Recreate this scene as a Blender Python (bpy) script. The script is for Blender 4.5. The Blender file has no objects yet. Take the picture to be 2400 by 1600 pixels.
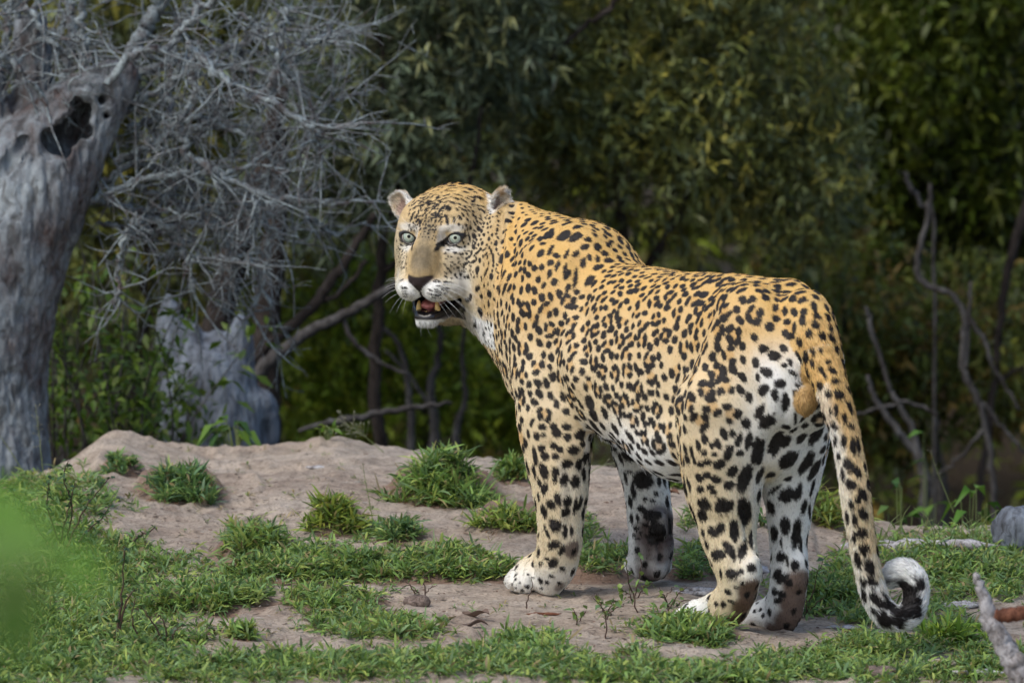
import bpy, math, random, sys
import numpy as np
from mathutils import Vector, Matrix
from mathutils.kdtree import KDTree
from mathutils.bvhtree import BVHTree
from mathutils import noise as mnoise

random.seed(7)
rng = np.random.default_rng(11)
scene = bpy.context.scene

# ------------------------------------------------------------------ camera, sky, sun, exposure
PITCH = math.radians(5.5)
FPX = 17600.0                      # focal length in photo pixels (2400 wide)
DIST = 14.0
FWD = np.array([0, math.cos(PITCH), -math.sin(PITCH)])
UPV = np.array([0, math.sin(PITCH), math.cos(PITCH)])
RIV = np.array([1.0, 0, 0])
CAM = np.array([0, 0, .477]) - DIST * FWD
cam_d = bpy.data.cameras.new('camera')
cam = bpy.data.objects.new('camera', cam_d)
scene.collection.objects.link(cam)
cam.location = CAM
cam.rotation_euler = (math.pi / 2 - PITCH, 0, 0)
cam_d.sensor_width = 36
cam_d.lens = 36 * FPX / 2400
cam_d.clip_start = .1
cam_d.clip_end = 300
cam_d.dof.use_dof = True
cam_d.dof.focus_distance = 14.0
cam_d.dof.aperture_fstop = 7.0
scene.camera = cam

SUN_EL, SUN_AZ = math.radians(52), math.radians(-132)      # azimuth from +Y towards +X
w = bpy.data.worlds.new('World')
scene.world = w
w.use_nodes = True
nt = w.node_tree
nt.nodes.clear()
sky = nt.nodes.new('ShaderNodeTexSky')
sky.sky_type = 'NISHITA'
sky.sun_disc = False
sky.sun_elevation = SUN_EL
sky.sun_rotation = SUN_AZ
sky.air_density = 1.2
sky.dust_density = 3.0
sky.ozone_density = 1.5
bg = nt.nodes.new('ShaderNodeBackground')
bg.inputs["Strength"].default_value = .135
out = nt.nodes.new('ShaderNodeOutputWorld')
nt.links.new(sky.outputs[0], bg.inputs[0])
nt.links.new(bg.outputs[0], out.inputs[0])
sun_d = bpy.data.lights.new('sun', 'SUN')
sun = bpy.data.objects.new('sun', sun_d)
scene.collection.objects.link(sun)
sun_d.energy = 1.2
sun_d.angle = math.radians(20)
sun_d.color = (1, .955, .88)
sdir = Vector((math.sin(SUN_AZ) * math.cos(SUN_EL), math.cos(SUN_AZ) * math.cos(SUN_EL), math.sin(SUN_EL)))
SUN_DIR = sdir
sun.rotation_euler = sdir.to_track_quat('Z', 'Y').to_euler()
sun.location = (0, 0, 12)

vs = scene.view_settings
scene.display_settings.display_device = 'sRGB'
vs.view_transform = 'Standard'
vs.look = 'None'
vs.exposure = 0.42
vs.gamma = 1
vs.use_curve_mapping = False
scene.cycles.use_denoising = True
scene.cycles.max_bounces = 6
scene.cycles.diffuse_bounces = 3
scene.cycles.glossy_bounces = 2
scene.cycles.transmission_bounces = 4
scene.cycles.transparent_max_bounces = 6
scene.cycles_curves.shape = 'RIBBONS'
scene.cycles_curves.subdivisions = 2

# ------------------------------------------------------------------ helpers
def ray(px, py):
    return FWD + (px - 1200) / FPX * RIV - (py - 800) / FPX * UPV

def PY(px, py, Y):
    """world point on the line of sight through a photo pixel, at world depth Y"""
    d = ray(px, py)
    return CAM + d * (Y - CAM[1]) / d[1]

def prj(P):
    q = np.asarray(P) - CAM
    z = q @ FWD
    return 1200 + FPX * (q @ RIV) / z, 800 - FPX * (q @ UPV) / z

def nrm(v):
    v = np.asarray(v, float)
    return v / (np.linalg.norm(v, axis=-1, keepdims=True) + 1e-12)

def link(o, parent=None):
    scene.collection.objects.link(o)
    if parent is not None:
        o.parent = parent
    return o

def tag(o, label=None, cat=None, group=None, kind=None):
    if label: o['label'] = label
    if cat: o['category'] = cat
    if group: o['group'] = group
    if kind: o['kind'] = kind
    return o

def empty(name, loc=(0, 0, 0)):
    o = bpy.data.objects.new(name, None)
    o.empty_display_size = .05
    o.location = loc
    return link(o)

def mesh_np(name, V, Fc, mat=None, parent=None, smooth=True, attrs=None, origin=None):
    """V (n,3), Fc (m,k) int array of equal-size faces; vertex colours in attrs. Vertices are world coordinates."""
    V = np.asarray(V, np.float32)
    if origin is not None:
        V = V - np.asarray(origin, np.float32)
    elif parent is not None:
        V = V - np.array(parent.location, np.float32)
    Fc = np.asarray(Fc, np.int32)
    me = bpy.data.meshes.new(name)
    me.vertices.add(len(V))
    me.vertices.foreach_set('co', V.ravel())
    m, k = Fc.shape
    me.loops.add(m * k)
    me.loops.foreach_set('vertex_index', Fc.ravel())
    me.polygons.add(m)
    me.polygons.foreach_set('loop_start', np.arange(0, m * k, k, dtype=np.int32))
    me.polygons.foreach_set('use_smooth', np.full(m, smooth))
    if attrs:
        for an, arr in attrs.items():
            a = me.attributes.new(an, 'FLOAT_COLOR', 'POINT')
            c = np.ones((len(V), 4), np.float32)
            c[:, :arr.shape[1]] = arr
            a.data.foreach_set('color', c.ravel())
    me.update(calc_edges=True)
    if mat: me.materials.append(mat)
    o = bpy.data.objects.new(name, me)
    if origin is not None: o.location = origin
    return link(o, parent)

def cat(parts):
    """join [(V,F[,C])...] blocks"""
    Vs, Fs, Cs, off = [], [], [], 0
    for p in parts:
        Vs.append(p[0]); Fs.append(p[1] + off); off += len(p[0])
        if len(p) > 2: Cs.append(p[2])
    V = np.concatenate(Vs); Fc = np.concatenate(Fs)
    return (V, Fc, np.concatenate(Cs)) if Cs else (V, Fc)

def tube(pts, radii, n=6, cap=True, wob=0.0, seed=0):
    """swept tube as quads"""
    pts = np.asarray(pts, float); radii = np.asarray(radii, float)
    m = len(pts)
    tg = np.gradient(pts, axis=0); tg = nrm(tg)
    ref = np.array([.13, .27, .95]) if abs(tg[0][2]) < .9 else np.array([1., .1, .05])
    u = nrm(np.cross(tg[0], ref)); U = [u]
    for i in range(1, m):
        u = u - tg[i] * (u @ tg[i]); u = nrm(u); U.append(u)
    U = np.array(U); W = np.cross(tg, U)
    a = np.linspace(0, 2 * np.pi, n, endpoint=False)
    rr = radii[:, None] * np.ones(n)[None]
    if wob:
        r_ = np.random.default_rng(seed)
        rr = rr * (1 + wob * (r_.random((m, n)) - .5) * 2)
    V = pts[:, None] + (U[:, None] * np.cos(a)[None, :, None] + W[:, None] * np.sin(a)[None, :, None]) * rr[..., None]
    V = V.reshape(-1, 3)
    i = np.arange(m - 1)[:, None] * n; j = np.arange(n)[None]; j2 = (j + 1) % n
    Fc = np.stack([i + j, i + j2, i + n + j2, i + n + j], -1).reshape(-1, 4)
    if cap:
        V = np.vstack([V, pts[0], pts[-1]])
        c0, c1 = m * n, m * n + 1
        jj = np.arange(0, n, 1)
        a0 = np.stack([np.full(n, c0), (jj + 1) % n, jj, jj], -1)[:, :4]
        # triangles stored as degenerate-free fans are awkward in a quad array: pair them
        b0 = np.stack([np.full(n // 2, c0), (2 * np.arange(n // 2) + 2) % n, 2 * np.arange(n // 2) + 1, 2 * np.arange(n // 2)], -1)
        b1 = np.stack([np.full(n // 2, c1), (m - 1) * n + 2 * np.arange(n // 2), (m - 1) * n + 2 * np.arange(n // 2) + 1, (m - 1) * n + (2 * np.arange(n // 2) + 2) % n], -1)
        Fc = np.vstack([Fc, b0, b1])
    return V, Fc

def spline(pts, n):
    """Catmull-Rom through pts (k,d) -> n samples"""
    P = np.asarray(pts, float)
    P = np.vstack([2 * P[0] - P[1], P, 2 * P[-1] - P[-2]])
    t = np.linspace(0, len(P) - 3 - 1e-6, n); i = t.astype(int); f = (t - i)[:, None]
    p0, p1, p2, p3 = P[i], P[i + 1], P[i + 2], P[i + 3]
    return .5 * ((2 * p1) + (-p0 + p2) * f + (2 * p0 - 5 * p1 + 4 * p2 - p3) * f ** 2 + (-p0 + 3 * p1 - 3 * p2 + p3) * f ** 3)

def hash3(i, j, k):
    n = (i * 374761393 + j * 668265263 + k * 2147483647 ^ 0x5bf03635) & 0xffffffff
    n = ((n ^ (n >> 13)) * 1274126177) & 0xffffffff
    return ((n ^ (n >> 16)) & 0xffff) / 65535.0

def vnoise(P, scale=1.0, seed=0):
    """value noise -1..1 on (n,3) points"""
    Q = np.asarray(P, float) * scale + seed * 17.31
    I = np.floor(Q).astype(np.int64); f = Q - I; f = f * f * (3 - 2 * f)
    r = 0
    for dx in (0, 1):
        for dy in (0, 1):
            for dz in (0, 1):
                wgt = (f[:, 0] if dx else 1 - f[:, 0]) * (f[:, 1] if dy else 1 - f[:, 1]) * (f[:, 2] if dz else 1 - f[:, 2])
                r = r + wgt * hash3(I[:, 0] + dx, I[:, 1] + dy, I[:, 2] + dz)
    return r * 2 - 1

def fbm(P, scale, octs=4, seed=0):
    r, a, s = 0, 1, scale
    for o in range(octs):
        r = r + a * vnoise(P, s, seed + o); a *= .5; s *= 2.03
    return r / 1.9

def sst(a, b, x):
    t = np.clip((x - a) / (b - a), 0, 1)
    return t * t * (3 - 2 * t)

def new_mat(name):
    m = bpy.data.materials.new(name); m.use_nodes = True
    n = m.node_tree; n.nodes.clear()
    o = n.nodes.new('ShaderNodeOutputMaterial')
    return m, n, o

def N(nt, typ, **kw):
    n = nt.nodes.new(typ)
    for k, v in kw.items():
        if k.startswith('i_'):
            key = k[2:].replace('_', ' ')
            n.inputs[int(key) if key.isdigit() else key].default_value = v
        else:
            setattr(n, k, v)
    return n
# ------------------------------------------------------------------ smooth solid modelling on a sampled volume
def region(lo, hi):
    sl = []
    for g, a, b in ((xs, lo[0], hi[0]), (ys, lo[1], hi[1]), (zs, lo[2], hi[2])):
        i0, i1 = np.searchsorted(g, a), np.searchsorted(g, b)
        sl.append(slice(i0, max(i1, i0)))
    return tuple(sl)

def blend(lo, hi, fn, k, sub=False):
    lo = np.asarray(lo) - 1.8 * k - .004; hi = np.asarray(hi) + 1.8 * k + .004
    sl = region(lo, hi)
    A = VOL[sl]
    if A.size == 0: return
    X = xs[sl[0]][:, None, None].astype(np.float32); Y = ys[sl[1]][None, :, None].astype(np.float32); Z = zs[sl[2]][None, None, :].astype(np.float32)
    D = fn(X, Y, Z).astype(np.float32)
    if sub:
        D = -D
        h = np.clip(.5 - .5 * (A - D) / k, 0, 1)
        VOL[sl] = A * (1 - h) + D * h + k * h * (1 - h)
    else:
        h = np.clip(.5 + .5 * (D - A) / k, 0, 1)
        VOL[sl] = D * (1 - h) + A * h - k * h * (1 - h)

def cone(a, b, ra, rb, k=.02, sub=False):
    a = np.asarray(a, float); b = np.asarray(b, float)
    ba = b - a; L2 = ba @ ba + 1e-9
    def fn(X, Y, Z):
        dx, dy, dz = X - a[0], Y - a[1], Z - a[2]
        t = np.clip((dx * ba[0] + dy * ba[1] + dz * ba[2]) / L2, 0, 1)
        return np.sqrt((dx - t * ba[0]) ** 2 + (dy - t * ba[1]) ** 2 + (dz - t * ba[2]) ** 2) - (ra + (rb - ra) * t)
    r = max(ra, rb)
    blend(np.minimum(a, b) - r, np.maximum(a, b) + r, fn, k, sub)

def chain(pts, rad, k=.02, n=None):
    pts = np.asarray(pts, float); rad = np.asarray(rad, float)
    if n:
        Q = spline(np.column_stack([pts, rad]), n); pts, rad = Q[:, :3], Q[:, 3]
    for i in range(len(pts) - 1):
        cone(pts[i], pts[i + 1], rad[i], rad[i + 1], k if i == 0 else k * .6)

def ell(c, r, M=None, k=.02, sub=False):
    """ellipsoid: rows of M are its axes"""
    c = np.asarray(c, float); M = np.eye(3) if M is None else np.asarray(M)
    r = np.asarray(r, float)
    def fn(X, Y, Z):
        dx, dy, dz = X - c[0], Y - c[1], Z - c[2]
        k0 = 0; k1 = 0
        for i in range(3):
            q = dx * M[i][0] + dy * M[i][1] + dz * M[i][2]
            k0 = k0 + (q / r[i]) ** 2; k1 = k1 + (q / r[i] ** 2) ** 2
        k0 = np.sqrt(k0); k1 = np.sqrt(k1) + 1e-6
        return k0 * (k0 - 1) / k1
    e = np.sqrt(((np.abs(M.T) * r[None]) ** 2).sum(1)) if True else 0
    blend(c - e, c + e, fn, k, sub)

# ---- surface nets
def surface_nets(V, xs, ys, zs):
    s = V < 0
    nx, ny, nz = V.shape
    cnt = np.zeros((nx - 1, ny - 1, nz - 1), np.int8)
    for dx in (0, 1):
        for dy in (0, 1):
            for dz in (0, 1):
                cnt += s[dx:nx - 1 + dx, dy:ny - 1 + dy, dz:nz - 1 + dz]
    idx = np.argwhere((cnt > 0) & (cnt < 8))
    num = np.full(cnt.shape, -1, np.int32)
    num[idx[:, 0], idx[:, 1], idx[:, 2]] = np.arange(len(idx))
    acc = np.zeros((len(idx), 3)); w = np.zeros(len(idx))
    cs = [(a, b, c) for a in (0, 1) for b in (0, 1) for c in (0, 1)]
    G = (xs, ys, zs)
    for a in cs:
        for ax in range(3):
            if a[ax]: continue
            b = list(a); b[ax] = 1
            ia = idx + a; ib = idx + b
            va = V[ia[:, 0], ia[:, 1], ia[:, 2]]; vb = V[ib[:, 0], ib[:, 1], ib[:, 2]]
            m = (va < 0) != (vb < 0)
            t = np.where(m, va / (va - vb + 1e-20), 0)
            for d in range(3):
                p = G[d][ia[:, d]] + (t * (G[d][ib[:, d]] - G[d][ia[:, d]]) if d == ax else 0)
                acc[:, d] += np.where(m, p, 0)
            w += m
    P = acc / w[:, None]
    quads = []
    for ax in range(3):
        o1, o2 = [(1, 2), (2, 0), (0, 1)][ax]
        A = [slice(None)] * 3; B = [slice(None)] * 3
        A[ax] = slice(0, -1); B[ax] = slice(1, None)
        sa, sb = s[tuple(A)], s[tuple(B)]
        e = np.argwhere(sa != sb)
        e = e[(e[:, o1] > 0) & (e[:, o2] > 0) & (e[:, o1] < V.shape[o1] - 1) & (e[:, o2] < V.shape[o2] - 1)]
        ins = sa[e[:, 0], e[:, 1], e[:, 2]]
        def cell(d1, d2):
            q = e.copy(); q[:, o1] -= d1; q[:, o2] -= d2
            return num[q[:, 0], q[:, 1], q[:, 2]]
        q = np.stack([cell(1, 1), cell(0, 1), cell(0, 0), cell(1, 0)], -1)
        q[~ins] = q[~ins][:, ::-1]
        quads.append(q)
    return P, np.concatenate(quads)

def smooth_mesh(P, Q, it=3, lam=.5, wgt=None):
    E = np.concatenate([Q[:, [0, 1]], Q[:, [1, 2]], Q[:, [2, 3]], Q[:, [3, 0]]])
    deg = np.bincount(E.ravel(), minlength=len(P)).astype(float)
    for _ in range(it):
        S = np.zeros_like(P)
        for d in range(3):
            S[:, d] = np.bincount(E[:, 0], P[E[:, 1], d], len(P)) + np.bincount(E[:, 1], P[E[:, 0], d], len(P))
        D = S / np.maximum(deg, 1)[:, None] - P
        P = P + D * (lam if wgt is None else lam * wgt[:, None])
    return P

def vnormals(P, Q):
    n = np.cross(P[Q[:, 2]] - P[Q[:, 0]], P[Q[:, 3]] - P[Q[:, 1]])
    Nn = np.zeros_like(P)
    for c in range(4):
        for d in range(3):
            Nn[:, d] += np.bincount(Q[:, c], n[:, d], len(P))
    return nrm(Nn)
# ================================================================== GROUND
CR = np.array([  # crest of the mound as it reads along the frame: photo x, photo y, depth
    [-400, 1150, 1.9], [0, 1135, 1.8], [120, 1110, 1.8], [190, 1070, 1.85], [250, 1030, 1.9], [300, 1020, 1.95], [360, 1040, 2.0], [480, 1060, 2.05], [600, 1056, 2.05], [700, 1042, 2.0],
    [790, 1024, 2.0], [860, 1040, 2.0], [950, 1062, 1.9], [1100, 1075, 1.8], [1250, 1088, 1.75], [1420, 1092, 1.7], [1600, 1105, 1.6], [1800, 1150, 1.35], [1960, 1215, 1.15],
    [2100, 1235, 1.15], [2250, 1250, 1.2], [2400, 1262, 1.2], [2800, 1290, 1.2]])
CRP = np.array([PY(a, b, c) for a, b, c in CR])
def terrain(x, y):
    x = np.asarray(x, float); y = np.asarray(y, float)
    yc = np.interp(x, CRP[:, 0], CRP[:, 1]); zc = np.interp(x, CRP[:, 0], CRP[:, 2])
    base = np.interp(x, [-3, -1, .3, .5, .75, 1.2, 3], [-.06, -.01, 0, -.020, -.040, -.055, -.09])
    near_ = base + np.clip(-.3 - y, 0, 3) * .012
    t = np.clip((y - .25) / (yc - .25), 0, 1)
    z = near_ * (1 - t) + zc * t + .018 * np.sin(np.pi * t) * (x < .6)
    over = np.clip(y - yc, 0, None)
    z = z - .85 * sst(0, 1.5, over) - .02 * np.clip(over, 0, 6)
    P = np.stack([x.ravel(), y.ravel(), np.zeros(x.size)], 1)
    amp = sst(0, .3, np.abs(y.ravel()) * 0 + 1)
    n1 = vnoise(P, 2.6, 1) * .012 + vnoise(P, 6.5, 2) * .008 + vnoise(P, 17, 3) * .0045
    # scuffed soil, little ledges
    ridge = 1 - np.abs(vnoise(P, 9, 7)); n1 += np.clip(ridge - .80, 0, 1) * .06; n1 += np.clip(vnoise(P, 21, 33) - .35, 0, 1) * .010
    n1 += vnoise(P, 30, 14) * .0030 + vnoise(P, 62, 4) * .0022 + vnoise(P, 130, 5) * .0013
    flat = np.exp(-((P[:, 0] - .3) ** 2 / .5 + (P[:, 1] + .1) ** 2 / .6))
    return z + n1.reshape(z.shape) * (1 - .45 * flat.reshape(z.shape))

# humps of soil under the grass clumps: photo x, y, half width px, half height px, lift m
HUMPS = [(425,1150,95,28,.030),(785,1222,62,22,.030),(1040,1160,115,38,.035),(1190,1235,70,24,.028),(593,1290,85,24,.02),(937,1262,48,16,.018),(1206,1120,52,22,.02),
         (1010,1345,210,22,.020),(700,1345,170,26,.022),(470,1415,150,26,.024),(785,1425,110,20,.016),(1401,1335,75,20,.018),(1608,1482,110,24,.018),(1620,1345,55,22,.018),
         (1940,1395,120,28,.022),(2235,1330,170,30,.02),(290,1100,45,14,.02),(563,1490,34,12,.012),(290,1040,80,14,.004),(790,1045,70,14,.004)]
def px_ground(px, py, z0=0.0):
    """first guess of the ground point under a photo pixel on the plane of the near ground"""
    d = ray(px, py)
    p = CAM.copy()
    lo, hi = 8.0, 20.0
    ts = np.linspace(lo, hi, 400); Q = CAM[None] + ts[:, None] * d[None]
    below = Q[:, 2] < terrain_base(Q[:, 0], Q[:, 1])
    i = np.argmax(below) if below.any() else -1
    return Q[i]
terrain_base = terrain
HW_ = []
for px, py, rx, ry, lf in HUMPS:
    c = px_ground(px, py); k = FPX / ((c - CAM) @ FWD)
    HW_.append((c[0], c[1], rx / k, max(ry / k * 5.5, .05), lf))
def terrain2(x, y):
    z = terrain(x, y)
    for cx, cy, rx, ry, lf in HW_:
        if lf == 0: continue
        q = ((x - cx) / rx) ** 2 + ((y - cy) / ry) ** 2
        m = q < 1.8
        if np.any(m):
            e = np.where(m, sst(1.5, .75, q + .35 * np.sin(x * 60 + cy * 9) * .3), 0)
            z = z + e * lf
    return z
def axis(lo, hi, step, far):
    mid = np.arange(lo, hi, step)
    g = []; s = step; v = hi
    while v < far: g.append(v); s *= 1.22; v += s
    g2 = []; s = step; v = lo
    while v > -far: s *= 1.22; v -= s; g2.append(v)
    return np.array(g2[::-1] + list(mid) + g + [far * 1.05])
gx_ = axis(-1.35, 1.45, .0075, 130); gy_ = axis(-1.55, 2.6, .0095, 130)
GX, GY = np.meshgrid(gx_, gy_, indexing='ij')
GZ = terrain2(GX, GY)
nxg, nyg = GX.shape
GVt = np.stack([GX, GY, GZ], -1).reshape(-1, 3)
i = np.arange(nxg - 1)[:, None] * nyg; j = np.arange(nyg - 1)[None]
GF = np.stack([i + j, i + nyg + j, i + nyg + j + 1, i + j + 1], -1).reshape(-1, 4)

m, nn, o = new_mat('sandy_soil')
b = N(nn, 'ShaderNodeBsdfPrincipled', i_Roughness=.95); b.inputs['Specular IOR Level'].default_value = .15
tc = N(nn, 'ShaderNodeTexCoord')
def noise(scale, det=6, rough=.6, vec=None):
    n_ = N(nn, 'ShaderNodeTexNoise'); n_.inputs['Scale'].default_value = scale; n_.inputs['Detail'].default_value = det; n_.inputs['Roughness'].default_value = rough
    nn.links.new(vec or tc.outputs['Object'], n_.inputs['Vector']); return n_
def ramp(src, stops):
    r = N(nn, 'ShaderNodeValToRGB'); els = r.color_ramp.elements
    while len(els) < len(stops): els.new(.5)
    for e, (p, c) in zip(els, stops): e.position = p; e.color = (*c, 1)
    nn.links.new(src, r.inputs[0]); return r
def mixc(fac, a, bb, blend='MIX'):
    x = N(nn, 'ShaderNodeMix', data_type='RGBA', blend_type=blend)
    if isinstance(fac, float): x.inputs[0].default_value = fac
    else: nn.links.new(fac, x.inputs[0])
    for k, v in ((6, a), (7, bb)):
        if isinstance(v, tuple): x.inputs[k].default_value = (*v, 1)
        else: nn.links.new(v, x.inputs[k])
    return x.outputs[2]
n1 = noise(3.5); n2 = noise(22, 8, .7); n3 = noise(170, 5, .75); n4 = noise(9, 8, .75)
base = ramp(n1.outputs['Fac'], [(.3, (.46, .365, .29)), (.55, (.56, .475, .39)), (.75, (.62, .55, .475))])
mid = ramp(n2.outputs['Fac'], [(.34, (.48, .45, .43)), (.50, (.88, .87, .86)), (.66, (1.12, 1.1, 1.08))])
c1 = mixc(.75, base.outputs[0], mid.outputs[0], 'MULTIPLY')
grit = ramp(n3.outputs['Fac'], [(.34, (.22, .20, .19)), (.46, (.9, .9, .9)), (.60, (1, 1, 1)), (.72, (1.5, 1.45, 1.4))])
c2 = mixc(.8, c1, grit.outputs[0], 'MULTIPLY')
humus = ramp(n4.outputs['Fac'], [(.53, (0, 0, 0)), (.66, (1, 1, 1))])
c3 = mixc(humus.outputs[0], c2, mixc(.5, c2, (.15, .105, .085)))
att = N(nn, 'ShaderNodeAttribute', attribute_name='soil')       # darker red-brown soil under and just before the grass clumps
c4 = mixc(att.outputs['Fac'], c3, mixc(.65, c3, (.17, .085, .055), 'MIX'))
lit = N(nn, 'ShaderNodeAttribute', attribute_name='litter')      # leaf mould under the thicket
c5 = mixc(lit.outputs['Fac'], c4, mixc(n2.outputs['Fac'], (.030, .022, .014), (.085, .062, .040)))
nn.links.new(c5, b.inputs['Base Color'])
bp = N(nn, 'ShaderNodeBump'); bp.inputs['Strength'].default_value = .9; bp.inputs['Distance'].default_value = .006
ad = N(nn, 'ShaderNodeMath', operation='ADD'); nn.links.new(n3.outputs['Fac'], ad.inputs[0]); nn.links.new(noise(70, 8, .8).outputs['Fac'], ad.inputs[1])
nn.links.new(ad.outputs[0], bp.inputs['Height']); nn.links.new(bp.outputs[0], b.inputs['Normal']); nn.links.new(b.outputs[0], o.inputs[0])
soil = np.zeros(len(GVt))
for cx, cy, rx, ry, lf in HW_:
    if lf < .01: continue
    q = ((GVt[:, 0] - cx) / (rx * 1.15)) ** 2 + ((GVt[:, 1] - cy + .02) / (ry * 1.25)) ** 2
    soil = np.maximum(soil, sst(1.35, .8, q + vnoise(GVt, 30, 3) * .25))
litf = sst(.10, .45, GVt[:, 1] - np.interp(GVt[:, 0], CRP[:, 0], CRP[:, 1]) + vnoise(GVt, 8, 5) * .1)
ground = mesh_np('ground', GVt, GF, m, attrs={'soil': np.repeat(soil[:, None], 3, 1), 'litter': np.repeat(litf[:, None], 3, 1)})
tag(ground, 'pinkish sandy mound with scuffed soil', kind='structure')
_sel = (np.abs(GVt[GF[:, 0], 0]) < 4) & (GVt[GF[:, 0], 1] > -4) & (GVt[GF[:, 0], 1] < 12)
GB = BVHTree.FromPolygons(GVt.tolist(), GF[_sel].tolist())
def gpx(px, py):
    d = ray(px, py); d = d / np.linalg.norm(d)
    loc, n_, f, ds = GB.ray_cast(Vector(CAM), Vector(d))
    return None if loc is None else np.array(loc)
def gz(x, y):
    loc, n_, f, ds = GB.ray_cast(Vector((x, y, 3)), Vector((0, 0, -1)))
    return -.5 if loc is None else loc[2]

# ================================================================== PLANT HELPERS
def leaf_mat(name, rough=.5, trans=.35, spec=.35):
    m, nn, o = new_mat(name)
    b = N(nn, 'ShaderNodeBsdfPrincipled', i_Roughness=rough); b.inputs['Specular IOR Level'].default_value = spec
    t = N(nn, 'ShaderNodeBsdfTranslucent')
    a = N(nn, 'ShaderNodeAttribute', attribute_name='col')
    mx = N(nn, 'ShaderNodeMixShader'); mx.inputs[0].default_value = trans
    nn.links.new(a.outputs['Color'], b.inputs['Base Color']); nn.links.new(a.outputs['Color'], t.inputs['Color'])
    nn.links.new(b.outputs[0], mx.inputs[1]); nn.links.new(t.outputs[0], mx.inputs[2]); nn.links.new(mx.outputs[0], o.inputs[0])
    return m
M_GRASS = leaf_mat('grass_blade', .5, .35)
M_LEAF = leaf_mat('leaf', .45, .3)

def blades(B, D, L_, W_, bend, C_, seg=4, fold=.0, shape=None):
    """curved tapering strips. B base, D unit start direction, bend = how far the tip drops (in lengths)"""
    n = len(B); t = np.linspace(0, 1, seg)
    shape = np.array([.45, 1.0, .75, .04]) if shape is None else shape
    side = nrm(np.cross(D, [0, 0, 1.]) + 1e-6 * rng.standard_normal((n, 3)))
    tw = rng.normal(0, .5, n)[:, None]
    up_ = np.cross(side, D)
    side = side * np.cos(tw) + up_ * np.sin(tw)
    V = np.empty((n, seg, 2, 3))
    for k in range(seg):
        c = B + D * (L_ * t[k])[:, None]
        c[:, 2] -= bend * L_ * t[k] ** 2
        wv = side * (W_ * .5 * shape[k])[:, None]
        V[:, k, 0] = c - wv; V[:, k, 1] = c + wv
    V = V.reshape(-1, 3)
    b0 = np.arange(n)[:, None] * seg * 2; k = np.arange(seg - 1)[None] * 2
    F_ = np.stack([b0 + k, b0 + k + 1, b0 + k + 3, b0 + k + 2], -1).reshape(-1, 4)
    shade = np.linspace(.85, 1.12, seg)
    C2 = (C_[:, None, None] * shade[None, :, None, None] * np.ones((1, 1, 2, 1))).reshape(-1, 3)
    return V, F_, C2

GREENS = np.array([[.135, .235, .060], [.170, .285, .070], [.115, .205, .075], [.220, .320, .080], [.150, .250, .105], [.250, .320, .075]])
def grass_cols(n, pal=GREENS, dry=.05):
    c = pal[rng.integers(0, len(pal), n)] * rng.uniform(.75, 1.45, n)[:, None] * [1.12, 1.08, 1.05]
    d = rng.random(n) < dry
    c[d] = np.array([.42, .34, .16]) * rng.uniform(.6, 1.1, d.sum())[:, None]
    return c

def plantlets(C0, per=9, size=.035, wid=.0042, spread=1.0, pal=GREENS, dry=.05, upright=.6):
    """small leafy tufts radiating from base points"""
    n = len(C0); N_ = n * per
    B = np.repeat(C0, per, 0) + rng.normal(0, size * .12, (N_, 3)) * [1, 1, .0]
    a = rng.random(N_) * 6.283
    el = np.clip(rng.normal(upright, .32, N_), .05, 1.45)
    D = np.stack([np.cos(a) * np.cos(el), np.sin(a) * np.cos(el), np.sin(el)], 1)
    sc = np.repeat(rng.uniform(.6, 1.35, n), per) * rng.uniform(.6, 1.2, N_)
    L_ = size * sc
    # leaves sit at differing heights on short stems
    B = B + np.stack([D[:, 0] * .25, D[:, 1] * .25, np.ones(N_) * .55], 1) * (L_ * rng.random(N_) * .9)[:, None]
    pl = np.repeat(rng.uniform(.75, 1.2, n), per)[:, None]
    return blades(B, D, L_, wid * (.6 + .6 * sc) * rng.uniform(.7, 1.2, N_), rng.uniform(.05, .6, N_), grass_cols(N_, pal, dry) * pl)

def scatter_px(ells, n):
    """ground points under clusters given as photo ellipses (x, y, rx, ry, weight)"""
    e = np.array(ells, float); wgt = e[:, 2] * e[:, 3] * e[:, 4]; wgt /= wgt.sum()
    k = rng.choice(len(e), n, p=wgt)
    a = rng.random(n) * 6.283; q = np.sqrt(rng.random(n)) * (1 + .20 * rng.standard_normal(n))
    X = e[k, 0] + np.cos(a) * q * e[k, 2]; Y = e[k, 1] + np.sin(a) * q * e[k, 3]
    out_ = []
    for x, y in zip(X, Y):
        g = gpx(x, y)
        if g is not None and g[1] < 2.6: out_.append(g - [0, 0, .002])
    return np.array(out_)
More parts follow.
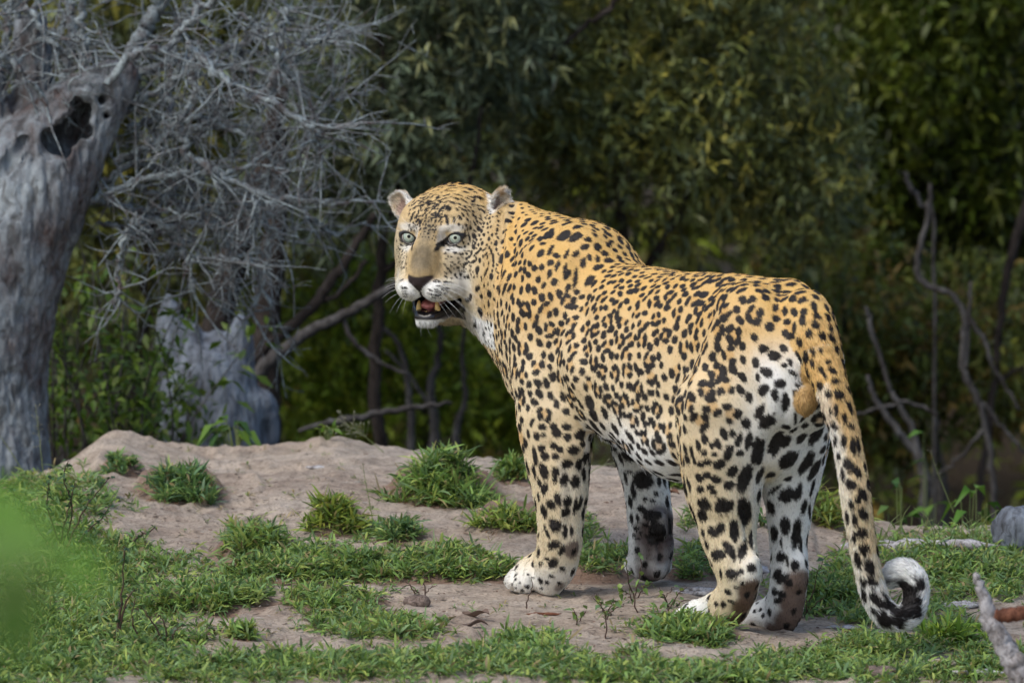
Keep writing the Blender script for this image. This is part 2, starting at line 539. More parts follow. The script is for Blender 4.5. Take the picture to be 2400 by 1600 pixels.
# ================================================================== THICKET
def wood_mat(name, c1, c2, c3, sc=14, stretch=.25, bump=.6, dist=.01):
    m, nn, o = new_mat(name)
    b = N(nn, 'ShaderNodeBsdfPrincipled', i_Roughness=.85); b.inputs['Specular IOR Level'].default_value = .2
    tc = N(nn, 'ShaderNodeTexCoord'); mp = N(nn, 'ShaderNodeMapping'); mp.inputs['Scale'].default_value = (1, 1, stretch)
    nn.links.new(tc.outputs['Object'], mp.inputs['Vector'])
    a = N(nn, 'ShaderNodeTexNoise'); a.inputs['Scale'].default_value = sc; a.inputs['Detail'].default_value = 9; a.inputs['Roughness'].default_value = .7
    a2 = N(nn, 'ShaderNodeTexNoise'); a2.inputs['Scale'].default_value = sc * 4.5; a2.inputs['Detail'].default_value = 6; a2.inputs['Distortion'].default_value = .8
    nn.links.new(mp.outputs[0], a.inputs['Vector']); nn.links.new(mp.outputs[0], a2.inputs['Vector'])
    r = N(nn, 'ShaderNodeValToRGB'); e = r.color_ramp.elements; e.new(.5)
    for q, (p, c) in zip(e, ((.36, c1), (.52, c2), (.68, c3))): q.position = p; q.color = (*c, 1)
    nn.links.new(a.outputs['Fac'], r.inputs[0])
    r2 = N(nn, 'ShaderNodeValToRGB'); r2.color_ramp.elements[0].position = .36; r2.color_ramp.elements[0].color = (.35, .32, .30, 1); r2.color_ramp.elements[1].position = .52
    nn.links.new(a2.outputs['Fac'], r2.inputs[0])
    x = N(nn, 'ShaderNodeMix', data_type='RGBA', blend_type='MULTIPLY'); x.inputs[0].default_value = .8
    nn.links.new(r.outputs[0], x.inputs[6]); nn.links.new(r2.outputs[0], x.inputs[7]); nn.links.new(x.outputs[2], b.inputs['Base Color'])
    bp = N(nn, 'ShaderNodeBump'); bp.inputs['Strength'].default_value = bump; bp.inputs['Distance'].default_value = dist
    nn.links.new(a2.outputs['Fac'], bp.inputs['Height']); nn.links.new(bp.outputs[0], b.inputs['Normal']); nn.links.new(b.outputs[0], o.inputs[0])
    return m
M_DEAD = wood_mat('weathered_grey_wood', (.085, .062, .058), (.18, .20, .22), (.31, .355, .38), 9, .55, 1, .010)
M_TWIG = wood_mat('grey_twig_bark', (.10, .078, .075), (.205, .24, .255), (.38, .45, .47), 30, 1, .3, .004)
M_STUMP = wood_mat('blue_grey_stump_wood', (.09, .10, .12), (.155, .18, .22), (.26, .30, .345), 16, .2, .8, .012)
M_DARKB = wood_mat('dark_bark', (.018, .014, .012), (.040, .032, .028), (.075, .062, .055), 18, .4, .7, .01)
M_GREYB = wood_mat('grey_sapling_bark', (.035, .030, .028), (.070, .066, .064), (.12, .12, .12), 20, .4, .5, .006)

def pxpath(pts, Y):
    """photo polyline -> world, pts (x, y, r_px[, dY])"""
    P_, R_ = [], []
    for p in pts:
        y = Y + (p[3] if len(p) > 3 else 0)
        w_ = PY(p[0], p[1], y); k = FPX / ((w_ - CAM) @ FWD)
        P_.append(w_); R_.append(p[2] / k)
    return np.array(P_), np.array(R_)
def limb(pts, Y, n=None, sides=8, kink=.006, seed=0):
    P_, R_ = pxpath(pts, Y)
    n = n or 6 * len(pts)
    Q = spline(np.column_stack([P_, R_]), n)
    r_ = np.random.default_rng(seed)
    Q[1:-1, :3] += r_.normal(0, kink, (n - 2, 3))
    return tube(Q[:, :3], np.maximum(Q[:, 3], .0008), sides, wob=.14, seed=seed), Q

def twigs_from(Q, rnd, count, length, r0, depth=2, spread=1.0, out=None, bias=None):
    """crooked side twigs springing from a sampled limb Q (x,y,z,r)"""
    out = [] if out is None else out
    for _ in range(count):
        i = rnd.integers(1, len(Q) - 1)
        p = Q[i, :3]; tg = nrm(Q[i + 1, :3] - Q[i - 1, :3])
        d = nrm(tg * rnd.uniform(.1, .9) + rnd.normal(0, .75 * spread, 3) + (bias if bias is not None else 0))
        L_ = length * rnd.uniform(.4, 1.2); n = 6
        pts = [p]; dd = d
        for k in range(n):
            dd = nrm(dd + rnd.normal(0, .11, 3)); pts.append(pts[-1] + dd * L_ / n)
        pts = np.array(pts); rr = np.linspace(min(r0, Q[i, 3] * .8), r0 * .25, n + 1)
        out.append(tube(pts, np.maximum(rr, .0006), 4, cap=False))
        if depth > 1:
            twigs_from(np.column_stack([pts, rr]), rnd, 3, length * .5, r0 * .6, depth - 1, spread, out, bias)
    return out

# ---------------- dead tree
dead = empty('dead_tree', PY(-20, 1150, 2.35))
tag(dead, 'dead tree with a hollow weathered grey trunk and a tangle of bare thorny branches', 'tree')
# trunk volume
VOLK = dict(VOL=None)
def local_volume(x0, x1, y0, y1, z0, z1, s):
    global VOL, xs, ys, zs
    xs = np.arange(x0, x1, s); ys = np.arange(y0, y1, s); zs = np.arange(z0, z1, s)
    VOL = np.full((len(xs), len(ys), len(zs)), .08, np.float32)
tp_, tr_ = pxpath([(-70, 1250, 215), (-62, 1120, 185), (-52, 1000, 165), (-48, 900, 155), (-40, 780, 160), (-25, 680, 160), (5, 580, 158), (45, 490, 152), (90, 410, 140), (140, 330, 112, .0), (200, 255, 85), (262, 200, 55), (305, 168, 22)], 2.35)
local_volume(tp_[:, 0].min() - .24, tp_[:, 0].max() + .14, 2.35 - .26, 2.35 + .26, tp_[:, 2].min() - .05, tp_[:, 2].max() + .12, .0056)
chain(tp_, tr_, .03, n=26)
kx, kr = pxpath([(60, 300, 60), (85, 180, 42), (70, 60, 36), (90, -60, 30)], 2.45); chain(kx, kr, .03, n=10)
kx, kr = pxpath([(20, 420, 60), (-40, 250, 60), (-60, 60, 50), (-70, -80, 45)], 2.4); chain(kx, kr, .03, n=10)
# hollow and splits
for a, b_, r in (((205, 255), (150, 325), 27), ((160, 305), (125, 342), 27), ((60, 330), (10, 400), 15)):
    for dY in (0, .05, .10): cone(PY(a[0], a[1], 2.265 + dY), PY(b_[0], b_[1], 2.235 + dY), r / 1090, r / 1090 * 1.15, .010, sub=True)
for _i, (_x, _y, _r) in enumerate(((235, 225, 16), (178, 232, 14), (110, 318, 18), (150, 352, 15), (200, 300, 18), (245, 262, 12))):
    cone(PY(_x, _y, 2.22), PY(_x + 6, _y + 14, 2.34), _r / 1090, _r / 1300, .006, sub=True)
cone(PY(20, 370, 2.20), PY(-5, 440, 2.17), .010, .006, .01, sub=True)
cone(PY(95, 480, 2.17), PY(70, 560, 2.17), .006, .004, .008, sub=True)
cone(PY(130, 760, 2.23), PY(128, 800, 2.24), .008, .004, .006, sub=True)
cone(PY(0, 920, 2.16), PY(25, 1040, 2.12), .03, .02, .02, sub=True)
DV, DF = surface_nets(VOL, xs, ys, zs); del VOL
DV = smooth_mesh(DV, DF, 2)
DN = vnormals(DV, DF)
q = DV * [1, 1, .22]
gro = np.clip(vnoise(DV * [1.2, 1.2, .8], 33, 77), 0, 1) ** 2 * .010 + (1 - np.abs(vnoise(q + .02 * fbm(DV, 12, 2, 9)[:, None], 40, 3))) ** 5 * .007 + (1 - np.abs(vnoise(q + .015 * fbm(DV, 20, 2, 19)[:, None], 85, 13))) ** 5 * .005 + np.clip(vnoise(DV * [1, 1, .6], 28, 15) - .35, 0, 1) * .012
DV = DV + DN * (fbm(q * [1, 1, 2], 11, 3, 2) * .014 - gro + vnoise(DV, 60, 8) * .002)[:, None]
mesh_np('trunk', DV, DF, M_DEAD, dead)

rd = np.random.default_rng(21)
BR = [  # photo polylines of the boughs (x, y, r px, depth offset)
 [(262,190,17),(300,140,16),(330,85,15),(365,25,14),(400,-40,12)],
 [(310,180,10),(400,150,9),(470,132,8),(560,105,6),(631,80,5),(784,55,3)],
 [(440,100,7,.1),(480,145,8,.05),(530,190,7),(574,226,7),(650,245,7),(727,295,6),(800,294,4.5),(884,289,3)],
 [(270,380,9),(330,350,9),(400,318,9),(459,300,9),(510,262,7),(545,238,6)],
 [(200,476,7),(260,448,7),(325,421,7),(421,406,6),(500,405,5),(574,394,5),(640,345,3)],
 [(300,430,7),(356,448,7),(420,478,7),(478,494,6),(574,490,5),(635,532,4),(700,560,2)],
 [(497,494,6),(545,458,6),(593,432,5),(650,392,4),(708,356,3),(745,325,2)],
 [(440,360,6),(497,394,7),(550,425,6),(612,452,6),(708,471,6),(800,472,4),(905,474,2.5)],
 [(200,470,6),(270,480,8,.1),(344,508,8),(413,542,7),(430,600,6),(445,650,5),(463,718,3)],
 [(420,470,6),(478,511,6),(520,555,6),(555,592,5),(606,622,5),(595,690,4),(574,768,3)],
 [(560,470,4),(600,505,4),(628,534,4),(620,600,4),(616,661,4),(630,710,3),(647,768,2)],
 [(320,500,4),(298,554,5),(280,600,4),(273,640,5),(275,680,4),(268,725,3)],
 [(44,-30,7),(42,38,7),(45,100,6),(44,161,5)], [(82,-30,7),(80,60,7),(78,150,6)], [(195,-30,8),(193,60,8),(199,110,7),(200,190,6)],
 [(150,-30,10),(160,30,10),(166,88,10),(154,150,9),(140,220,8)], [(23,-20,8),(20,40,8),(10,110,7),(30,170,5)], [(-10,120,7),(30,150,7),(70,185,6),(120,260,5)],
 [(60,20,7),(90,60,7),(120,95,6),(180,130,5),(230,120,4)], [(250,200,9),(320,118,9),(400,112,8),(440,50,8),(520,-20,7)],
 [(380,160,9),(420,70,7),(455,20,6),(480,-40,5)], [(470,130,8),(455,190,9),(450,240,8),(400,300,7),(360,350,6)],
 [(380,200,8,.15),(400,270,8,.1),(425,330,7),(440,370,6),(465,420,4)], [(650,190,6),(700,125,5),(745,90,4),(790,55,3)],
 [(640,180,6),(660,80,6),(668,20,5),(672,-30,4)], [(600,240,9,.1),(640,200,10,.1),(650,140,8,.1),(620,100,5,.1)],
 [(710,105,3),(745,95,3),(790,80,2)], [(700,350,5),(735,300,4),(760,245,3),(800,230,3),(880,210,2)],
 [(727,295,5),(742,330,4),(760,365,2)], [(700,480,4),(740,520,4),(785,548,3),(860,520,2)],
 [(300,560,5,.2),(350,540,6,.2),(420,560,5,.2),(500,640,4,.2)], [(560,480,5,.1),(640,500,5,.1),(700,470,5,.1),(740,430,3,.1)],
 [(470,130,7,.2),(540,160,7,.2),(620,170,6,.2),(700,210,5,.2),(760,300,3,.2)], [(430,620,4),(470,600,4),(545,612,5),(606,620,4)],
 [(240,440,7,.1),(300,390,7,.1),(380,395,7,.1),(440,430,6,.1),(470,480,4,.1)], [(250,270,7,-.05),(330,240,7,-.05),(400,200,7,-.05),(470,130,5,-.05)],
 [(300,300,6,.1),(360,280,7,.1),(440,270,7,.1),(520,300,6,.1),(610,320,4,.1)], [(230,520,5,.1),(300,535,6,.1),(380,510,6,.1),(470,530,5,.1),(560,540,3,.1)]]
fine = []
for k, bp_ in enumerate(BR):
    dy = rd.uniform(-.22, .35)
    bp_ = [(q_[0], q_[1], q_[2] * 1.15, *q_[3:]) for q_ in bp_]
    (V, F_), Q = limb(bp_, 2.4 + dy, sides=7, kink=.0045, seed=k)
    V = V + 0
    mesh_np('branch', V, F_, M_TWIG, dead)
    twigs_from(Q, rd, 5 + int(len(bp_) * 1.5), .18, .0034, 3 if k % 3 == 0 else 2, .9, fine)
for _ in range(58):         # loose net of crossing twigs behind and in front of the boughs
    u_, v_ = rd.random(), rd.random()
    x = 20 + 660 * u_ ** .8; y = -30 + (560 if x < 520 else 500) * v_
    if x > 560 and rd.random() < .45: continue
    if x < 330 and y > 200 + (x < 120) * 60: continue
    L_ = rd.uniform(70, 190); an = rd.uniform(-.9, .9) if rd.random() < .6 else rd.uniform(-2.6, 2.6)
    pts = [(x + L_ * t * math.cos(an) + rd.normal(0, 6), y + L_ * t * math.sin(an) + rd.normal(0, 6), 4.2 * (1 - .6 * t), 0) for t in np.linspace(0, 1, 5)]
    (V, F_), Q = limb(pts, 2.45 + rd.uniform(-.3, .6), n=12, sides=4, kink=.005, seed=_ + 900)
    fine.append((V, F_)); twigs_from(Q, rd, 4, .10, .0024, 2, 1.0, fine)
V, F_ = cat(fine)
tw = mesh_np('twigs', V, F_, M_TWIG, dead); tag(tw, kind='stuff')

# ---------------- broken stump
stump = empty('tree_stump', PY(500, 1100, 3.5))
tag(stump, 'broken blue-grey tree stump with a jagged split top behind the green shrub', 'tree stump')
k_ = FPX / 17.4
local_volume(PY(330, 900, 3.5)[0], PY(700, 900, 3.5)[0], 3.25, 3.78, PY(500, 1160, 3.5)[2], PY(500, 650, 3.5)[2], .0062)
for pts in ([(505, 1180, 140), (500, 1060, 122), (492, 960, 112), (480, 880, 92)], [(440, 960, 72), (418, 850, 46), (402, 760, 30), (395, 695, 9)], [(470, 920, 78), (455, 830, 50), (445, 770, 20)],
            [(545, 930, 60), (556, 840, 38), (562, 780, 24), (566, 738, 6)], [(500, 900, 60), (512, 830, 40), (505, 785, 14)], [(560, 960, 60), (602, 952, 40), (622, 968, 24)], [(630, 975, 16), (636, 1030, 15), (622, 1100, 18)]):
    P_, R_ = pxpath(pts, 3.5); chain(P_, R_, .022, n=14)
cone(PY(603, 990, 3.40), PY(606, 1080, 3.38), .022, .020, .012, sub=True)
SV, SF = surface_nets(VOL, xs, ys, zs); del VOL
SV = smooth_mesh(SV, SF, 2); Nn_ = vnormals(SV, SF)
q = SV * [1, 1, .3]
SV = SV + Nn_ * (fbm(q, 16, 3, 4) * .012 - (1 - np.abs(vnoise(q, 45, 6))) ** 4 * .005)[:, None]
mesh_np('bole', SV, SF, M_STUMP, stump)

# ---------------- leaves on sprigs
PALK = 1.75
def leaves(B, D, L_, W_, C_, drop=.25, face=None):
    """ovate leaves, folded along the midrib: 2x2 quads each"""
    n = len(B)
    side = nrm(np.cross(D, nrm(rng.normal(0, .45, (n, 3)) + ([0, 0, 1.] if face is None else face))))
    up_ = np.cross(side, D)
    t = np.array([0, .42, 1.0]); sh = np.array([.08, 1.0, .05])
    V = np.empty((n, 3, 3, 3))
    for k in range(3):
        c = B + D * (L_ * t[k])[:, None]; c[:, 2] -= drop * L_ * t[k] ** 2
        for s in (0, 1, 2):
            V[:, k, s] = c + side * ((s - 1) * W_ * .5 * sh[k])[:, None] + up_ * (abs(s - 1) * W_ * .14 * sh[k])[:, None]
    V = V.reshape(-1, 3)
    b0 = np.arange(n)[:, None] * 9
    q = np.array([[0, 1, 4, 3], [1, 2, 5, 4], [3, 4, 7, 6], [4, 5, 8, 7]])
    F_ = (b0[:, :, None] + q[None]).reshape(-1, 4)
    return V, F_, np.repeat(C_, 9, 0)

def crown(Cs, Rs, n_sprig, per, L0, W0, pal, hang=.12, var=.35, up=.25, clump_=1.0):
    """sprigs of leaves through several overlapping crown lobes"""
    Cs = np.asarray(Cs, float); Rs = np.asarray(Rs, float)
    wv = Rs.prod(1); wv = wv / wv.sum()
    k = rng.choice(len(Cs), n_sprig, p=wv)
    d = nrm(rng.standard_normal((n_sprig, 3))); q = rng.random(n_sprig) ** (1 / 2.2)
    S_ = Cs[k] + d * q[:, None] * Rs[k]
    # thin out by noise so that gaps and masses form
    keep = vnoise(S_, 4.5, 31) * .6 + vnoise(S_, 11, 32) * .5 + rng.normal(0, .25, n_sprig) > -.28 * clump_
    S_ = S_[keep]; d = d[keep]; m = len(S_)
    tone = (1 + .35 * vnoise(S_, 3.2, 33) + .25 * vnoise(S_, 12, 34))
    hue = rng.integers(0, len(pal), m)
    ax = nrm(d * .7 + rng.normal(0, .6, (m, 3)) + [0, 0, up])
    N_ = m * per
    B = np.repeat(S_, per, 0); A = np.repeat(ax, per, 0)
    f = np.tile(np.linspace(0, 1, per), m)
    B = B + A * (f * L0 * 1.5)[:, None]
    D = nrm(A * .6 + rng.normal(0, .6, (N_, 3)) - np.array([0, 0, hang * .5]))
    C_ = PALK * pal[np.repeat(hue, per)] * [1.08, 1.0, .85] * np.repeat(tone, per)[:, None] * (1 + var * rng.standard_normal(N_))[:, None] * .92
    C_ = np.clip(C_, .004, .6)
    return leaves(B, D, L0 * rng.uniform(.6, 1.25, N_), W0 * rng.uniform(.7, 1.2, N_), C_, hang)

DK = np.array([[.070, .092, .040], [.085, .105, .040], [.070, .098, .062], [.110, .130, .038], [.145, .145, .034]])
TEAL = np.array([[.066, .092, .064], [.085, .120, .090], [.060, .082, .052], [.110, .125, .060]])
OLV = np.array([[.055, .080, .020], [.075, .100, .022], [.045, .062, .020], [.105, .120, .022], [.120, .085, .022]])
YEL = np.array([[.095, .150, .016], [.130, .185, .020], [.070, .115, .018], [.170, .215, .026]])
BRI = np.array([[.105, .200, .020], [.150, .250, .026], [.085, .160, .028], [.200, .290, .045]])

def tree(name, label, catg, base_px, Y, lobes, n, per, L0, W0, pal, trunks, group=None, bark=None, **kw):
    base = PY(base_px, 1150, Y); base[2] = gz(base[0], min(Y, 11.5)) if Y < 11.5 else -.6
    r = empty(name, base); tag(r, label, catg, group)
    P_ = [PY(x, y, Y + dy) for x, y, dy, *_ in lobes]; k = FPX / (Y + 14)
    R_ = [(rx / k, rd_, ry / k) for _, _, _, rx, ry, rd_ in lobes]
    V, F_, C_ = crown(P_, R_, n, per, L0, W0, pal, **kw)
    mesh_np('crown', V, F_, M_LEAF, r, attrs={'col': C_})
    for i_, t_ in enumerate(trunks):
        P_, R_ = pxpath(t_, Y)
        if t_[0][1] >= 1100: P_ = np.vstack([[P_[0][0], Y, base[2] - .05], P_]); R_ = np.append(R_[0] * 1.15, R_)
        Q = spline(np.column_stack([P_, R_]), 5 * len(P_)); Q[1:-1, :3] += np.random.default_rng(i_).normal(0, .004, (len(Q) - 2, 3))
        V, F_ = tube(Q[:, :3], np.maximum(Q[:, 3], .001), 10, wob=.06, seed=i_)
        # carry the foot of each trunk down into the soil
        mesh_np('trunk' if i_ == 0 else 'limb', V, F_, bark or M_DARKB, r)
    return r
BG = 'trees and bushes of the thicket'
tree('evergreen_bush', 'dark bluish-green bush right behind the tips of the dead tree branches', 'bush', 860, 4.6,
     [(860, 150, 0, 230, 260, .35), (960, 380, .1, 240, 180, .35), (760, 420, .2, 180, 160, .3), (1120, 100, .2, 220, 200, .35), (950, -100, .1, 300, 200, .4)], 4300, 7, .043, .0095, TEAL,
     [[(900, 1200, 16), (880, 900, 15), (890, 640, 13), (930, 420, 10), (900, 200, 7), (880, -40, 5)], [(890, 640, 9), (1020, 560, 8), (1100, 420, 6), (1130, 250, 4)], [(925, 430, 8), (1010, 330, 7), (1090, 250, 5)]], BG)
tree('evergreen_bush', 'dense dark olive bush with yellowish shoots directly behind the back of the leopard', 'bush', 1420, 5.2,
     [(1300, 200, 0, 260, 230, .4), (1520, 330, 0, 280, 260, .45), (1700, 180, .1, 260, 240, .4), (1450, 60, .1, 300, 180, .4), (1850, 380, .1, 200, 240, .4), (1600, -120, .1, 450, 200, .5)], 8200, 7, .036, .0085, DK,
     [[(1500, 1200, 18), (1490, 900, 17), (1470, 600, 14), (1440, 300, 10), (1480, 0, 7)], [(1480, 700, 11), (1600, 480, 9), (1700, 250, 7), (1760, 60, 5)], [(1290, 140, 6, -.35), (1350, 80, 6, -.35), (1430, 20, 7, -.35), (1470, -40, 7, -.35)]], BG)
tree('yellowish_bush', 'taller yellow-green bush at the edge of the thicket above the sapling stems', 'bush', 2200, 6.8,
     [(2150, 120, 0, 240, 260, .5), (2320, 350, .1, 220, 260, .5), (2020, 420, .1, 180, 220, .4), (2250, 560, .2, 220, 160, .4), (2300, -80, .1, 350, 200, .5)], 6000, 6, .045, .015, YEL * .30,
     [[(2210, 1250, 15), (2190, 1000, 14), (2170, 760, 13), (2150, 650, 12), (2180, 500, 10), (2170, 300, 7)], [(2340, 900, 13), (2370, 640, 12), (2390, 500, 14), (2420, 300, 10)]], BG, M_GREYB)
tree('understory_bush', 'shaded low bush showing below the tail side of the leopard and behind the saplings', 'bush', 1980, 6.0,
     [(1960, 700, 0, 200, 200, .4), (2120, 900, .1, 260, 190, .4), (2300, 820, 0, 200, 220, .4), (1900, 950, .1, 160, 160, .3)], 3800, 6, .040, .012, OLV * 1.1,
     [[(1990, 1250, 9), (2000, 1000, 9), (1980, 800, 7), (1970, 640, 4)]], BG)
tree('understory_bush', 'shaded olive bush behind the slanting fallen boughs left of the forelegs', 'bush', 930, 6.2,
     [(820, 720, 0, 240, 170, .4), (1000, 900, .1, 260, 170, .4), (760, 960, 0, 200, 120, .3), (1180, 960, .2, 220, 140, .3), (700, 600, .1, 200, 120, .3)], 3600, 6, .040, .013, YEL * 1.0,
     [[(1010, 1150, 15), (1005, 1000, 14), (985, 840, 12), (960, 700, 8), (900, 560, 5)]], BG, M_GREYB)
tree('evergreen_bush', 'deep green bush hanging over the far ground beyond the dead tree', 'bush', 300, 5.6,
     [(150, 300, 0, 300, 260, .4), (450, 250, 0, 300, 260, .4), (620, 480, .1, 220, 200, .4), (250, 620, .1, 280, 180, .4), (400, -60, .1, 500, 200, .5)], 3600, 6, .056, .015, DK * .9,
     [[(330, 1150, 20), (320, 900, 18), (350, 600, 14), (380, 300, 9), (360, 50, 6)]], BG)
# the far wood closes the view
far_p = [(x, 3.4 * random.random() - 1.0, 8.6 + 2.2 * random.random()) for x in np.linspace(-8, 8, 34) for _ in range(4)]
Cs = [(x, y, z * 1.0) for x, z, y in far_p]
V, F_, C_ = crown(Cs, [(.75, .5, .75)] * len(Cs), 24000, 6, .068, .022, np.vstack([DK, OLV, YEL]) * .8, clump_=2.5)
wood = mesh_np('woodland', V, F_, M_LEAF, attrs={'col': C_}); tag(wood, 'dark wood closing the view behind the thicket', kind='stuff')
Cs = [(x, 13 + random.random() * 2, z) for x in np.linspace(-16, 16, 26) for z in (-.9, .3, 1.6, 3.2, 4.6)]
V, F_, C_ = crown(Cs, [(1.3, .8, 1.3)] * len(Cs), 11000, 6, .24, .10, DK * .55, clump_=3)
wood = mesh_np('woodland', V, F_, M_LEAF, attrs={'col': C_}); tag(wood, 'tall far wood behind everything', kind='stuff')

# ---------------- trunks, fallen boughs and saplings one can tell apart
def pole(name, label, catg, paths, Y, bark, group=None):
    P0, R0 = pxpath(paths[0], Y)
    base = P0[0].copy()
    ground_it = name in ('sapling', 'dark_trunk')
    if ground_it: base[2] = gz(base[0], Y)
    r = empty(name, base); tag(r, label, catg, group)
    for i_, t_ in enumerate(paths):
        P_, R_ = pxpath(t_, Y); R_ = R_ * (.75 if name == 'sapling' else 1)
        if i_ == 0 and ground_it: P_ = np.vstack([base - [0, 0, .05], P_]); R_ = np.append(R_[0] * 1.15, R_)
        Q = spline(np.column_stack([P_, R_]), 5 * len(P_)); r_ = np.random.default_rng(i_ + int(abs(paths[0][0][0])))
        Q[1:-1, :3] += r_.normal(0, .0022, (len(Q) - 2, 3))
        V, F_ = tube(Q[:, :3], np.maximum(Q[:, 3], .001), 10, wob=.05, seed=i_)
        mesh_np('stem' if i_ == 0 else 'branch', V, F_, bark, r)
    return r
pole('dark_trunk', 'black leaning trunk rising behind the jagged top of the stump', 'trunk', [[(470, 1120, 34), (480, 900, 32), (508, 760, 34), (540, 640, 36), (575, 520, 32), (620, 380, 26), (660, 200, 20)]], 4.2, M_DARKB)
pole('dark_trunk', 'straight black trunk just beyond the stump edge, next to the fallen boughs', 'trunk', [[(628, 1120, 36), (626, 960, 33), (624, 800, 34), (632, 660, 32), (650, 500, 24), (655, 300, 18)]], 4.5, M_DARKB)
pole('fallen_bough', 'thick grey fallen bough slanting up from the stump toward the leopard chin', 'bough', [[(560, 940, 20), (600, 878, 18), (660, 822, 15), (730, 775, 13), (800, 740, 12), (870, 702, 11), (960, 640, 9), (1060, 560, 8)], [(800, 740, 6), (830, 800, 6), (880, 842, 5), (960, 880, 4)]], 4.1, M_GREYB)
pole('fallen_bough', 'thinner dark bough leaning above the thick one', 'bough', [[(580, 860, 13), (650, 790, 13), (720, 730, 13), (770, 670, 13), (830, 580, 11), (880, 500, 8)], [(740, 705, 7), (790, 690, 6), (860, 610, 5)]], 4.35, M_DARKB)
pole('fallen_branch', 'low grey branch lying across the shade right above the sand crest', 'branch', [[(700, 1010, 5), (790, 985, 8), (860, 975, 8), (960, 955, 7), (1060, 945, 4)]], 3.9, M_GREYB)
for k, (pa, lb) in enumerate((([[(965, 1120, 13), (962, 1000, 12), (955, 900, 10), (930, 800, 8), (870, 740, 5)]], 'slim grey sapling stem beyond the crest, left of the seeding grass'),
                 ([[(1015, 1120, 17), (1020, 1010, 16), (1010, 900, 13), (1035, 800, 10), (1010, 690, 6)], [(1015, 960, 7), (950, 870, 6), (900, 820, 4)]], 'forked grey sapling stem between two thinner ones beyond the crest'),
                 ([[(1075, 1120, 14), (1068, 1020, 12), (1090, 930, 9), (1085, 800, 7), (1105, 700, 4)]], 'thin grey sapling stem closest to the near foreleg'))):
    pole('sapling', lb, 'sapling', pa, 4.8 + .2 * k, M_GREYB, 'bare sapling stems in the shade')
pole('sapling', 'bare forked sapling with two pale arms, nearest to the leopard tail', 'sapling',
     [[(2170, 1300, 17), (2168, 1200, 17), (2166, 1110, 18), (2140, 1050, 14), (2090, 990, 11), (2050, 930, 9), (2035, 880, 6)], [(2166, 1110, 12), (2140, 1010, 11), (2105, 940, 9), (2080, 900, 7), (2040, 760, 8), (2030, 720, 6)],
      [(2110, 945, 6), (2050, 960, 6), (1995, 975, 4)], [(2095, 935, 6), (2150, 950, 6), (2200, 970, 4)]], 4.6, M_GREYB)
pole('sapling', 'crooked sapling with a bare zigzag stem beyond the forked one', 'sapling',
     [[(2330, 1250, 10), (2325, 1120, 10), (2310, 1000, 10), (2290, 930, 11), (2255, 860, 11), (2262, 770, 10), (2240, 700, 9), (2160, 660, 11), (2150, 600, 10), (2175, 520, 8), (2180, 430, 6)],
      [(2262, 870, 7), (2270, 760, 7), (2275, 660, 5)], [(2290, 930, 7), (2350, 1000, 6), (2400, 1060, 5)], [(2240, 700, 7), (2300, 790, 7), (2340, 880, 6), (2390, 960, 5)], [(2310, 1000, 6), (2240, 1080, 5), (2200, 1110, 4)]], 5.0, M_GREYB)
pole('sapling', 'dark leaning stem crossing the yellow-green bush at the frame edge', 'sapling', [[(2290, 1250, 12), (2330, 900, 12), (2350, 700, 14), (2380, 560, 16), (2430, 430, 16)], [(2330, 900, 7), (2390, 860, 7), (2440, 850, 6)]], 5.6, M_DARKB)
pole('sapling', 'pale short dead snag poking out of the leaves above the tail', 'sapling', [[(2190, 600, 6), (2160, 480, 7), (2135, 440, 9), (2118, 405, 7)]], 5.2, M_GREYB)

# ---------------- leafy shrub in front of the stump
sh = empty('leafy_shrub', PY(300, 1120, 2.95)); tag(sh, 'bright yellow-green leafy shrub between the dead trunk and the broken stump', 'shrub')
fine = []
rl = np.random.default_rng(9)
LB, LD = [], []
for k in range(46):
    x0 = rl.uniform(120, 420); x1 = x0 + rl.normal(40, 90); y1 = rl.uniform(520, 900) if x1 < 330 else rl.uniform(690, 960)
    x1 = min(max(x1, 90), 640)
    Y_ = 2.95 + rl.uniform(-.15, .3)
    Q = spline(np.array([PY(x0, 1130, Y_), PY((x0 + x1) / 2 + rl.normal(0, 25), (1130 + y1) / 2, Y_ + rl.normal(0, .05)), PY(x1, y1, Y_ + rl.normal(0, .1))]), 12)
    fine.append(tube(Q, np.linspace(.0032, .0010, 12), 4, cap=False))
    for q in range(28):
        i = rl.uniform(.25, 1); p = Q[min(11, int(i * 11))] + rl.normal(0, .018, 3)
        LB.append(p); LD.append(nrm(rl.normal(0, .7, 3) + [0, -.1, .1]))
V, F_ = cat(fine); mesh_np('stems', V, F_, M_GREYB, sh); tag(bpy.data.objects['stems'], kind='stuff')
LB = np.array(LB); LD = np.array(LD); n = len(LB)
V, F_, C_ = leaves(LB, LD, rl.uniform(.022, .048, n), rl.uniform(.012, .021, n), BRI[rl.integers(0, 4, n)] * rl.uniform(.55, 1.05, n)[:, None] * .85, .3)
lf = mesh_np('foliage', V, F_, M_LEAF, sh, attrs={'col': C_}); tag(lf, kind='stuff')
# a few large leaves on the shrub's long shoot, in front of the stump
big = [(555,870,.9,-.2),(620,805,1,.0),(580,790,.4,.8),(540,890,.8,-.5),(505,905,.7,.4),(470,930,-.5,.6),(600,880,.9,-.4),(440,985,.1,-1),(410,950,.1,-1),(430,900,.9,.5),(490,820,.6,.6),(450,760,.3,.9),(395,700,.9,.1),(420,745,.8,-.5),(380,720,.8,-.3),(480,700,1,0),(520,975,.2,.7),(555,940,.8,-.3),(350,650,.6,.5),(500,860,.7,.6)]
for x, y, dx, dz in big:
    B = PY(x, y, 2.9)[None]; D = nrm(np.array([[dx, -.25, dz]]))
    V, F_, C_ = leaves(B, D, np.array([.046]), np.array([.019]), BRI[[1]] * .8, .2)
    mesh_np('leaf', V, F_, M_LEAF, sh, attrs={'col': C_})
